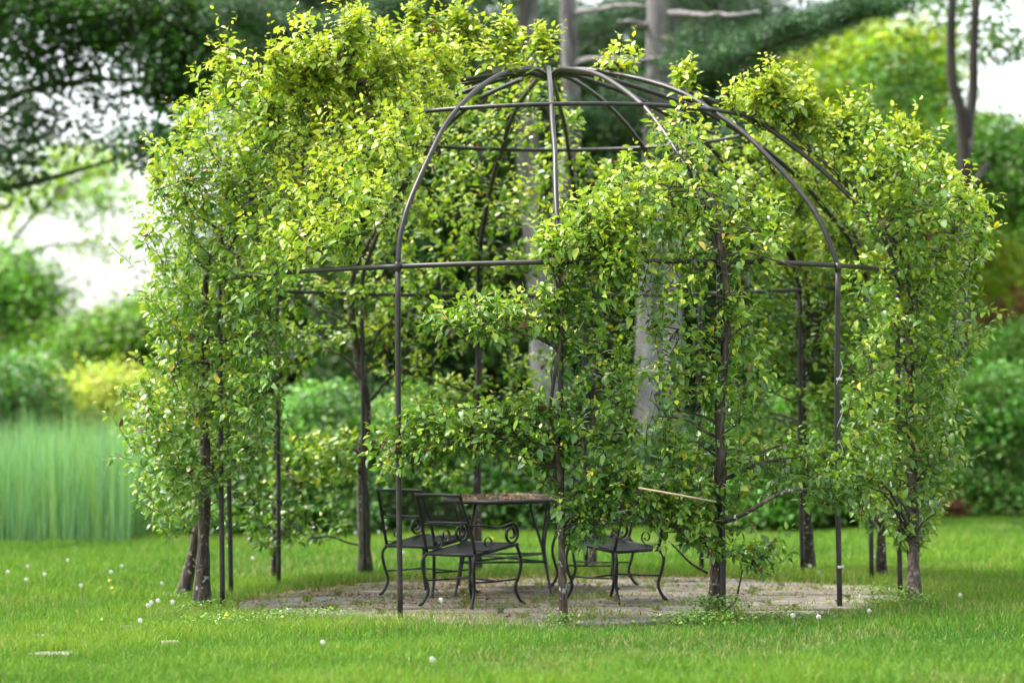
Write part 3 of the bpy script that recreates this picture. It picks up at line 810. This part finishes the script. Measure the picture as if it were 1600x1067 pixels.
# litter, weeds between stones
def build_litter():
    n = 17000
    X = rng.uniform(PX - 2.6, PX + 2.6, n); Y = rng.uniform(PY - 2.2, PY + 2.5, n)
    wgt = .12 + .88 * np.exp(-((X + 1.0) ** 2 / 1.3 + (Y - 20.5) ** 2 / 1.6)) + .5 * np.clip((Y - 21.2), 0, 1)
    k = inpatio(X, Y, 1.03) & (rng.random(n) < wgt) & (lowfreq(X, Y, 4, 8) > -.4); X, Y = X[k], Y[k]; n = len(X)
    P = np.c_[X, Y, gz(X, Y) + rng.uniform(.008, .024, n)]
    A, N = orient(np.c_[rng.normal(0, 1, (n, 2)), rng.normal(0, .12, n)], np.c_[rng.normal(0, .25, (n, 2)), np.ones(n)])
    L = rng.uniform(.012, .045, n)
    pal = np.array([(.13, .055, .028), (.19, .09, .042), (.08, .04, .024), (.22, .14, .07), (.26, .19, .11)])
    c = pal[rng.integers(0, 5, n)] * rng.uniform(.7, 1.2, (n, 1))
    o = link('leaf_litter', mesh_np('leaf_litter', leaf_geo(P, A, N, L, L * .45, rng.uniform(-.3, .3, n), rng.uniform(-.1, .3, n)), leaf_faces(n), M['litter'], np.repeat(c, 8, 0)))
    tag(o, 'brown dry litter scattered over the patio stones', 'leaf litter', kind='stuff')
    # on the table top
    n = 900; a = rng.uniform(0, 6.28, n); r = np.sqrt(rng.random(n)) * .96
    P = np.c_[TX + .45 * r * np.cos(a), 20.85 + .79 * r * np.sin(a), .763 + rng.uniform(0, .012, n)]
    A, N = orient(np.c_[rng.normal(0, 1, (n, 2)), rng.normal(0, .2, n)], np.c_[rng.normal(0, .3, (n, 2)), np.ones(n)])
    L = rng.uniform(.012, .035, n); c = pal[rng.integers(0, 5, n)] * rng.uniform(.8, 1.3, (n, 1))
    o = link('table_litter', mesh_np('table_litter', leaf_geo(P, A, N, L, L * .45, rng.uniform(-.2, .2, n), rng.uniform(0, .3, n)), leaf_faces(n), M['litter'], np.repeat(c, 8, 0)))
    tag(o, 'brown dry litter lying on the table top', 'leaf litter', kind='stuff')
    # weeds
    cs = []
    for k in range(520):
        x = rng.uniform(PX - 2.6, PX + 2.6); y = rng.uniform(PY - 2.4, PY + 2.4)
        if not inpatio(x, y): continue
        if math.sin(x * 5 + 2 * math.sin(y * 3)) + math.sin(y * 6.3 + x) < .15: continue
        m_ = rng.integers(12, 60); cs.append(np.c_[x + rng.normal(0, .11, m_), y + rng.normal(0, .045, m_)])
    JP = np.vstack(JOINTS); JP = JP[(rng.random(len(JP)) < np.clip(.55 + .6 * lowfreq(JP[:, 0], JP[:, 1], 2.2, 17), .08, 1))]; JP = np.repeat(JP, 3, 0); cs.append(JP + rng.normal(0, .014, JP.shape))
    C_ = np.vstack(cs); n = len(C_); q = rng.random((n, 1))
    V, F, T = blades(np.c_[C_, gz(C_[:, 0], C_[:, 1]) - .01], rng.uniform(.02, .065, n), rng.uniform(.005, .010, n), rng.uniform(.3, 1.1, n), (GR[1] * q + GR[3] * (1 - q)) * .95)
    o = link('joint_weeds', mesh_np('joint_weeds', V, F, M['grass'], T)); tag(o, 'low weeds and grass growing in the joints of the patio', 'weeds', kind='stuff')
    # weedy tufts at tree feet
    n0 = []
    for (x, y, rr, m_, h) in [(1115, 968, .20, 700, .17), (1100, 975, .3, 500, .10), (1385, 943, .22, 500, .14), (1430, 948, .15, 200, .1), (370, 975, .5, 500, .10), (480, 968, .3, 300, .08), (880, 975, .15, 150, .08), (320, 955, .25, 250, .09), (290, 940, .2, 200, .09), (1230, 970, .3, 200, .08)]:
        g = ground_at(x, y); q = np.c_[g[0] + rng.normal(0, rr * .6, m_), g[1] + rng.normal(0, rr * .35, m_), rng.random(m_) * h]; n0.append(q)
    q = np.vstack(n0); n = len(q); P = np.c_[q[:, :2], gz(q[:, 0], q[:, 1]) + q[:, 2] * np.exp(-0 * q[:, 2])]
    A, N = orient(rng.normal(0, 1, (n, 3)) * (1, 1, .4), np.c_[rng.normal(0, .4, (n, 2)), np.ones(n)])
    L = rng.uniform(.018, .036, n); c = leaf_tint(rng.uniform(.1, .6, n))
    o = link('ground_weeds', mesh_np('ground_weeds', leaf_geo(P, A, N, L, L * .6, rng.uniform(0, .3, n), rng.uniform(0, .2, n)), leaf_faces(n), M['leaf'], np.repeat(c, 8, 0)))
    tag(o, 'small leafed weeds tufting round the feet of the trees', 'weeds', kind='stuff')
build_litter()

# ------------------------------------------------------------------ dandelions
def dandelion(px, py, head_py, label, group, yellow=False):
    g = ground_at(px, py); hz = at(px, head_py, g[1])
    root = empty('dandelion', g, label, 'dandelion', group)
    top = np.array([g[0] + rng.normal(0, .01), g[1], max(hz[2], g[2] + .06)])
    MB().tube(spline([g - (0, 0, .03), (g + top) / 2 + (rng.normal(0, .008), 0, 0), top], 6), .0028, 5).build('stalk', M['stalk'], root)
    n = 70; d = unit(rng.normal(0, 1, (n, 3))); R = .016 if not yellow else .016
    if yellow: d[:, 2] = np.abs(d[:, 2]) * .5; d = unit(d)
    s = unit(np.cross(d, rng.normal(0, 1, (n, 3)))); u = np.cross(d, s); w_ = .0008 if not yellow else .002
    e = .0034 if not yellow else .004
    V = np.stack([top + s * w_, top - s * w_, top + d * R, top + d * R + s * e, top + d * R * 1.05 + u * e, top + d * R - s * e, top + d * R * 1.05 - u * e], 1).reshape(-1, 3)
    o = (np.arange(n) * 7)[:, None]
    link('seed_head' if not yellow else 'flower_head', mesh_np('seed_head', V, [o + np.array([[0, 1, 2]]), o + np.array([[3, 4, 5, 6]])], M['petal'] if yellow else M['fluff']), root)
DL = [(126, 950, 914, 'tallest dandelion clock in the left lawn, above the pair of stepping stones'), (70, 925, 897, 'dandelion clock in the left lawn between a tall clock and the photo edge'),
 (106, 900, 875, 'dandelion clock farthest back in the open left lawn'), (42, 905, 884, 'upper of two dandelion clocks one above the other at the far left'),
 (12, 935, 893, 'leftmost dandelion clock at the very edge of the lawn'), (40, 930, 905, 'lower of two dandelion clocks one above the other at the far left'),
 (190, 900, 884, 'dandelion clock in the lawn just in front of the rye, left of the trunks'), (172, 915, 893, 'dandelion clock beside small yellow flowers in the left lawn'),
 (393, 895, 871, 'dandelion clock under the low leaves beside the slender rear left trunk'), (254, 928, 911, 'dandelion clock just left of the dark leaning trunk'),
 (232, 975, 945, 'leftmost dandelion clock in the cluster of four before the left trunks'), (240, 972, 941, 'second dandelion clock from the left in the cluster before the left trunks'),
 (248, 974, 938, 'third dandelion clock from the left in the cluster before the left trunks'), (268, 968, 940, 'rightmost dandelion clock in the cluster, nearest the dark leaning trunk'),
 (218, 990, 969, 'low dandelion clock just in front of the cluster before the left trunks'),
 (690, 976, 937, 'large round dandelion clock standing at the patio edge in front of the chairs'), (508, 1018, 1006, 'lone dandelion clock in the mown front lawn left of centre'),
 (676, 1046, 1036, 'tiny dandelion clock low in the front lawn below the first chair'),
 (592, 868, 831, 'left of two tall dandelion clocks behind the rear left chair'), (604, 862, 824, 'right and taller of two dandelion clocks behind the rear left chair'),
 (557, 860, 832, 'dandelion clock left of the thick dark trunk in the rear lawn'), (631, 880, 863, 'dandelion clock in the rear lawn behind the bare front left post'),
 (1238, 975, 962, 'dandelion clock at the patio edge between the mossy trunk and bare post'), (1280, 977, 964, 'dandelion clock in front of the foot of the right bare post'),
 (1360, 968, 954, 'dandelion clock in front of the weedy tuft at the right patio edge'), (1500, 942, 931, 'lone dandelion clock in the lawn right of the last tree'),
 (1267, 900, 884, 'dandelion clock against the bent rear right trunk'), (1278, 905, 896, 'low dandelion clock just right of the bent rear right trunk'), (1366, 885, 869, 'dandelion clock before the thin trunk at the right rear')]
for (x, y, h, lab) in DL: dandelion(x, y, h, lab, 'dandelion clocks in the lawn')
YL = [(173, 930, 924, 'lower yellow dandelion flower in the left lawn'), (172, 918, 908, 'upper yellow dandelion flower in the left lawn'), (354, 975, 971, 'yellow dandelion flower beside the foot of the front left posts'),
 (674, 855, 841, 'yellow dandelion flower in the rear lawn behind the nearest chair back'), (772, 853, 841, 'yellow dandelion flower in the rear lawn seen under the table')]
for (x, y, h, lab) in YL: dandelion(x, y, h, lab, 'yellow dandelion flowers', True)

# ------------------------------------------------------------------ background trees
def bleaf(P, A, N, L, W, tint, mat, name, parent):
    """diamond leaves, folded along the middle"""
    S = np.cross(N, A); n = len(P)
    V = np.stack([P, P + A * (L * .45)[:, None] + S * (W / 2)[:, None] + N * (W * .12)[:, None], P + A * L[:, None] - N * (L * .12)[:, None], P + A * (L * .45)[:, None] - S * (W / 2)[:, None] + N * (W * .12)[:, None]], 1).reshape(-1, 3)
    o = (np.arange(n) * 4)[:, None]
    me = mesh_np(name, V, [np.vstack([o + np.array([[0, 1, 2]]), o + np.array([[0, 2, 3]])])], mat, np.repeat(tint, 4, 0))
    ob = link(name, me, parent); ob['kind'] = 'stuff'; return ob
def crown_pts(blobs):
    """blobs: px, py, d, rx px, ry px, rd m, n clumps -> clump centres"""
    out = []
    for (x, y, d, rx, ry, rd, n) in blobs:
        v = unit(rng.normal(0, 1, (n, 3))) * (rng.uniform(0, 1, (n, 1)) ** .45)
        dd = d + v[:, 1] * rd
        out.append(at(x, y, d)[None] + np.c_[v[:, 0] * rx * d / FPX, v[:, 1] * rd, v[:, 2] * ry * d / FPX])
    return np.vstack(out)
def deciduous(name, label, trunk, tr, blobs, leaf, per, col, spread=.35, group=None, droop=.3, limbs=14, bark='darkbark'):
    T = np.array([at(*p) if len(p) == 3 else p for p in trunk], float)
    base = T[0].copy(); base[2] = 0; T[0][2] = -.05
    root = empty(name, base, label, 'tree' if 'shrub' not in name and 'hedge' not in name else 'shrub', group)
    Tp = spline(T, 24)
    C_ = crown_pts(blobs)
    C_ = C_[C_[:, 2] > .1]
    MB().tube(Tp, tr * (1 - .6 * np.linspace(0, 1, 24)), 9).build('trunk', M[bark], root)
    mb = MB()
    for k in rng.choice(len(C_), min(limbs, len(C_)), replace=False):
        s = C_[k]; i = np.argmin(np.linalg.norm(Tp - s, axis=1) + .8 * np.clip(Tp[:, 2] - s[2] + .5, 0, 9)); a = Tp[i]; L = np.linalg.norm(s - a)
        MB().tube(spline([a, (a + s) / 2 + (0, 0, .08 * L) + rng.normal(0, .05 * L, 3), s], 9), np.linspace(min(tr * .5, .02 + .014 * L), .008, 9), 6, cap=False).build('limb', M[bark], root)
    n = len(C_) * per; ci = np.repeat(np.arange(len(C_)), per)
    P = C_[ci] + rng.normal(0, 1, (n, 3)) * spread * np.array([1, 1, .55])
    P[:, 2] = np.maximum(P[:, 2], rng.uniform(.02, .2, n))
    A, N = orient(rng.normal(0, 1, (n, 3)) * (1, 1, .5) - (0, 0, droop), rng.normal(0, .5, (n, 3)) + (0, 0, 1))
    L = leaf * rng.uniform(.7, 1.3, n)
    c = np.array(col)[None] * (rng.uniform(.35, 1.0, (len(C_), 1)) ** 1.0 * 1.55)[ci] * rng.uniform(.75, 1.3, (n, 1)) * (1 + rng.normal(0, .12, (len(C_), 3))[ci])
    bleaf(P, A, N, L, L * .62, np.clip(c, .005, .9), M['bgleaf'], 'crown', root)
    return root

def needles(C_, per, L, col, mat, root, name='needles', up=.5, spread=.1):
    n = len(C_) * per; ci = np.repeat(np.arange(len(C_)), per)
    P = C_[ci] + rng.normal(0, spread, (n, 3)) * (1, 1, .5)
    A, N = orient(rng.normal(0, 1, (n, 3)) * (1, 1, .6) + (0, 0, up), rng.normal(0, 1, (n, 3)))
    S = np.cross(N, A); l = L * rng.uniform(.7, 1.2, n); wd = .0055 * np.ones(n) * L / .1
    V = np.stack([P - S * wd[:, None], P + S * wd[:, None], P + A * l[:, None]], 1).reshape(-1, 3)
    c = np.array(col)[None] * rng.uniform(.4, 1.6, (len(C_), 1))[ci] * rng.uniform(.8, 1.25, (n, 1))
    me = mesh_np(name, V, [(np.arange(n) * 3)[:, None] + np.array([[0, 1, 2]])], mat, np.repeat(c, 3, 0))
    o = link(name, me, root); o['kind'] = 'stuff'
def pine(label, trunk, tr, boughs, col=(.075, .15, .07), dead=(), group=None):
    T = np.array([at(*p) for p in trunk], float); base = T[0].copy(); base[2] = 0; T[0][2] = -.1
    root = empty('pine_tree', base, label, 'tree', group)
    Tp = spline(T, 26); MB().tube(Tp, np.linspace(tr * 1.1, tr * .75, 26), 12).build('trunk', M['pinebark'], root)
    for P in dead:
        Q = spline([at(*p) for p in P], 26); Q[3:] += np.cumsum(rng.normal(0, .008, (23, 3)), 0)
        MB().tube(Q, np.linspace(.045, .018, 26), 8).build('branch', M['pinebark'], root)
    cs = []
    for (P, wpx, n) in boughs:
        Q = spline([at(*p) for p in P], 30)
        MB().tube(Q, np.linspace(.05, .012, 30), 6).build('branch', M['darkbark'], root)
        t = rng.integers(3, 30, n); d = Q[t]; wm = wpx * d[:, 1:2] / FPX
        cs.append(d + rng.normal(0, 1, (n, 3)) * wm * (.7, 1.0, .38) + (0, 0, .12))
    if cs: needles(np.vstack(cs)[rng.random(len(np.vstack(cs))) < .72], 52, .13, col, M['needle'], root)
    return root

# forked pines behind the dome
pine('tall grey pine trunk rising left of the dome top, seen again behind the centre post',
     [(853, 830, 34), (850, 600, 34), (842, 420, 34), (824, 250, 34), (826, 60, 34), (824, -160, 34)], .17,
     [([(826, -60, 34), (760, -10, 33), (660, 20, 32), (560, 45, 31.5)], 26, 260), ([(826, -90, 34), (720, -30, 34), (600, -5, 35), (470, 15, 35)], 30, 320),
      ([(826, 100, 34), (700, 60, 33.5), (560, 70, 33), (420, 60, 32.5), (360, 30, 32)], 34, 420), ([(824, 200, 34), (700, 130, 34), (560, 110, 33), (440, 130, 33), (390, 150, 33)], 34, 420)], (.045, .095, .038))
pine('pale lichened pine trunk between the two other trunks above the dome',
     [(880, 830, 36), (876, 600, 36), (868, 420, 36), (893, 230, 36), (890, 80, 36), (884, -160, 36)], .145,
     [], dead=[[(895, 22, 36), (930, 18, 35.6), (975, 14, 35.3), (1030, 20, 35)], [(898, 105, 36), (915, 92, 35.5), (950, 88, 35), (1000, 93, 34.5), (1060, 92, 34), (1110, 92, 33.7), (1180, 88, 33.3)]])
pine('broad grey pine trunk above the right half of the dome',
     [(1012, 830, 34.5), (1014, 600, 34.5), (1020, 400, 34.5), (1026, 200, 34.5), (1028, 60, 34.5), (1030, -160, 34.5)], .195,
     [([(1035, 110, 34), (1120, 110, 33), (1200, 75, 32), (1300, 40, 31.5), (1400, 15, 31)], 22, 400), ([(1035, 60, 34), (1150, 90, 33), (1260, 60, 32.5), (1370, 20, 32)], 20, 190),
      ([(1030, 260, 34.5), (1090, 250, 34), (1150, 235, 33), (1200, 200, 33)], 22, 110), ([(1030, -60, 34.5), (1150, -10, 34), (1300, -20, 33), (1420, -50, 33)], 30, 260),
      ([(1030, 150, 34.5), (960, 180, 34), (900, 200, 33.5)], 24, 120)], (.045, .105, .042),
     dead=[[(1010, 40, 34.5), (985, 38, 34), (960, 33, 34)], [(1040, 20, 34.5), (1120, 28, 33), (1200, 22, 32.5)]])
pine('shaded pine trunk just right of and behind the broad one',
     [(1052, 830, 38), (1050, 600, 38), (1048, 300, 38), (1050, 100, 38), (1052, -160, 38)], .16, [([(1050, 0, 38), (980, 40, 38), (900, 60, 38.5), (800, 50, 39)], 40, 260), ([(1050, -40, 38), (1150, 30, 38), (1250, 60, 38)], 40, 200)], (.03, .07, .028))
# trunk on the right with a fork
deciduous('tree', 'dark forked tree standing in the lawn edge at the right, sky beside its fork',
     [(1500, 838, 35), (1502, 500, 35), (1508, 300, 35), (1502, 180, 35), (1486, 100, 35), (1492, -120, 35)], .125,
     [(1540, 235, 39, 90, 45, 1.0, 80), (1590, 300, 38.5, 70, 50, 1.0, 60), (1420, 330, 39, 60, 60, .8, 30), (1570, 60, 36.5, 40, 40, 1, 8), (1500, -20, 37, 120, 30, 1, 22), (1400, 130, 37.5, 60, 60, 1, 25)], .12, 50, (.085, .19, .03), .3, limbs=2)
fork = [o for o in COL.objects if o.type == 'EMPTY' and 'forked' in o.get('label', '')][0]
MB().tube(spline([at(1508, 215, 35), at(1520, 150, 35.1), at(1522, 60, 35.1), at(1530, -100, 35.2)], 14), np.linspace(.08, .05, 14), 8).build('limb', M['darkbark'], fork)
deciduous('tree', 'yellow green maple crown behind the pine bough at the upper right',
     [(1340, 838, 44), (1345, 500, 44), (1350, 300, 44), (1355, 100, 44)], .16,
     [(1330, 170, 44, 130, 90, 2, 230), (1420, 260, 44, 110, 90, 2, 200), (1240, 250, 45, 90, 90, 2, 130), (1400, 100, 44, 90, 60, 1.5, 90), (1500, 400, 46, 110, 70, 2, 130), (1330, 380, 44, 120, 80, 2, 140)], .14, 60, (.22, .31, .018), .4, limbs=14)
deciduous('tree', 'tree with dark leaves overhanging the upper left, bright sky showing through its gaps',
     [(-190, 838, 37), (-170, 500, 37), (-120, 250, 36), (-40, 60, 35.5), (90, -60, 35)], .30,
     [(60, 0, 35, 120, 45, 1.2, 70), (230, 20, 34.5, 150, 50, 1.2, 100), (300, 110, 34.5, 100, 65, 1.2, 120), (370, 40, 35, 100, 60, 1.2, 110), (30, 150, 35, 60, 110, 1.0, 36), (150, 150, 35.5, 90, 80, 1.0, 20), (100, 60, 35, 120, 60, 1.0, 50), (255, 230, 34, 45, 40, 1.0, 30), (10, 260, 35, 45, 40, 1, 14), (-60, 100, 36, 60, 200, 2, 70), (470, -20, 36, 100, 60, 1.5, 70)], .115, 40, (.028, .075, .014), .24, limbs=11)
deciduous('tree', 'airy light green tree low in the sky gap at the left',
     [(-40, 838, 52), (-30, 600, 52), (10, 400, 52), (90, 300, 52)], .07,
     [(110, 300, 52, 110, 35, 2, 34), (160, 375, 52, 50, 14, 1.5, 9), (120, 250, 52, 90, 25, 2, 24), (10, 330, 53, 40, 30, 2, 12)], .14, 36, (.20, .32, .03), .38, limbs=12)
deciduous('tree', 'rounded mid green tree at the far left edge above the rye',
     [(0, 838, 50), (5, 650, 50), (10, 480, 50)], .16,
     [(5, 470, 50, 65, 80, 2, 120), (-40, 500, 50, 100, 110, 2, 150), (40, 560, 49, 60, 60, 2, 90)], .15, 56, (.12, .25, .04), .4)
deciduous('tree', 'wide spreading tree with dark level boughs beyond the rye, left of the gazebo',
     [(215, 838, 45), (215, 680, 45), (205, 560, 45)], .15,
     [(190, 540, 45, 80, 40, 2, 130), (250, 520, 45, 70, 40, 2, 110), (130, 580, 45, 60, 30, 1.5, 60), (300, 600, 45, 80, 60, 2, 110), (350, 480, 46, 60, 100, 2, 130)], .13, 56, (.12, .23, .035), .36)
deciduous('shrub', 'dark round shrub at the far left behind the rye',
     [(20, 838, 38), (20, 700, 38), (20, 640, 38)], .08,
     [(15, 625, 38, 75, 60, 1.5, 130), (-60, 640, 38, 70, 80, 1.5, 90)], .1, 56, (.08, .18, .04), .25)
deciduous('shrub', 'pale yellow green shrub behind the rye beside the gazebo leaves',
     [(160, 838, 40), (160, 720, 40), (160, 680, 40)], .06,
     [(165, 620, 40, 60, 40, 1.2, 110), (120, 680, 40, 90, 60, 1.2, 130), (230, 680, 40, 60, 70, 1.2, 110)], .09, 56, (.40, .46, .09), .25)
# dark wood behind
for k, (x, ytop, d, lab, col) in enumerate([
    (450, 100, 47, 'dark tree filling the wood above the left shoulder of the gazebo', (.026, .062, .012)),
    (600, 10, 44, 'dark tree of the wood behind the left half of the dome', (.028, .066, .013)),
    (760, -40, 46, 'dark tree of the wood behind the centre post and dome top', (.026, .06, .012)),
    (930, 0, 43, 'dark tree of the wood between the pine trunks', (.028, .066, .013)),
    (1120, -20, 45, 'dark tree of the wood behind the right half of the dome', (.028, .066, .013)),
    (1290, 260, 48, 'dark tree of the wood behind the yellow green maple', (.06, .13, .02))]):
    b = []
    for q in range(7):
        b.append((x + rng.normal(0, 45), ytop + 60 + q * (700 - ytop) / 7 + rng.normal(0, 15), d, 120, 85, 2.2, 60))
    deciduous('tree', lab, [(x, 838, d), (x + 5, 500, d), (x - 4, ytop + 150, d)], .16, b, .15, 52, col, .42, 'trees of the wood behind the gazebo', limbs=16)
# shrubs behind the lawn
SH = [(500, 690, 31, 90, 90, (.13, .26, .07), 'grey green leafy shrub seen through the left window of the gazebo'),
      (650, 690, 31.5, 90, 90, (.11, .24, .05), 'leafy shrub behind the first chairs and the thick dark trunk'),
      (790, 740, 31, 80, 80, (.05, .12, .02), 'low green shrub directly behind the table'),
      (930, 760, 32, 80, 60, (.03, .07, .012), 'low dark shrub between the two pine trunks'),
      (1080, 740, 31.5, 90, 80, (.045, .11, .02), 'leafy shrub behind the right front tree'),
      (1200, 700, 31, 90, 100, (.09, .22, .03), 'bright green shrub seen left of the right bare post'),
      (1330, 720, 31.5, 90, 95, (.07, .18, .03), 'dark green shrub behind the right tree trunks'),
      (1560, 660, 34, 90, 90, (.09, .21, .035), 'mid green shrub at the right edge of the photo'),
      (1470, 690, 35, 70, 110, (.06, .15, .03), 'shaded shrub just right of the gazebo foliage'),
      (1600, 560, 38, 90, 60, (.10, .22, .03), 'tall green shrub top right behind the right edge shrub'),
      (370, 740, 30.5, 80, 90, (.11, .23, .04), 'green shrub behind the left tree trunks')]
for (x, y, d, rx, ry, col, lab) in SH:
    deciduous('shrub', lab, [(x, 838, d), (x + 3, y + 40, d), (x, y - 20, d)], .05, [(x, y, d, rx, ry, .9, 170), (x - rx * .4, 790, d - .3, rx * .7, 55, .7, 70), (x + rx * .5, 790, d - .3, rx * .7, 55, .7, 70)], .085, 44, col, .16, 'shrubs behind the rear lawn', limbs=12)
# red leaved shrubs on the right
deciduous('shrub', 'dark red leaved shrub low at the right behind the lawn', [(1475, 845, 33.5), (1475, 810, 33.5), (1475, 790, 33.5)], .03, [(1475, 795, 33.3, 22, 25, .4, 26)], .08, 30, (.14, .04, .035), .12, limbs=5)
deciduous('tree', 'copper leaved tree showing at the right edge behind the fork', [(1590, 838, 48), (1585, 600, 48), (1580, 420, 48)], .12, [(1585, 400, 48, 50, 60, 1.5, 70), (1560, 480, 48, 40, 40, 1.5, 30)], .13, 44, (.20, .11, .06), .35, limbs=8)

# far wood closing the view
def far_wood():
    n = 62000
    x = rng.uniform(-500, 2100, n); d = rng.uniform(62, 82, n)
    top = np.interp(x, [-500, 0, 60, 110, 240, 300, 340, 420, 1400, 1480, 1560, 2100], [520, 600, 590, 560, 510, 460, 330, 60, 20, 200, 240, 200]) + 28 * np.sin(x / 37) + 18 * np.sin(x / 13 + 1)
    y = top + (720 - top) * rng.uniform(0, 1, n) ** .9
    P = at(x, y, d)
    P = P[P[:, 2] > 0]; n = len(P)
    cl = np.sin(P[:, 0] * .9 + 3) * np.sin(P[:, 2] * 1.3) + .5 * np.sin(P[:, 0] * 2.7 + P[:, 2] * 2)
    A, N = orient(rng.normal(0, 1, (n, 3)), rng.normal(0, .6, (n, 3)) + (0, 0, 1))
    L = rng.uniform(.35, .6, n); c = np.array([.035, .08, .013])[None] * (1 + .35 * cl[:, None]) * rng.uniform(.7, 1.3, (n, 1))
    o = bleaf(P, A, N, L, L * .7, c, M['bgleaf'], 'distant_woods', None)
    tag(o, 'far off wood that closes the view behind the garden', 'woods', kind='stuff')
far_wood()
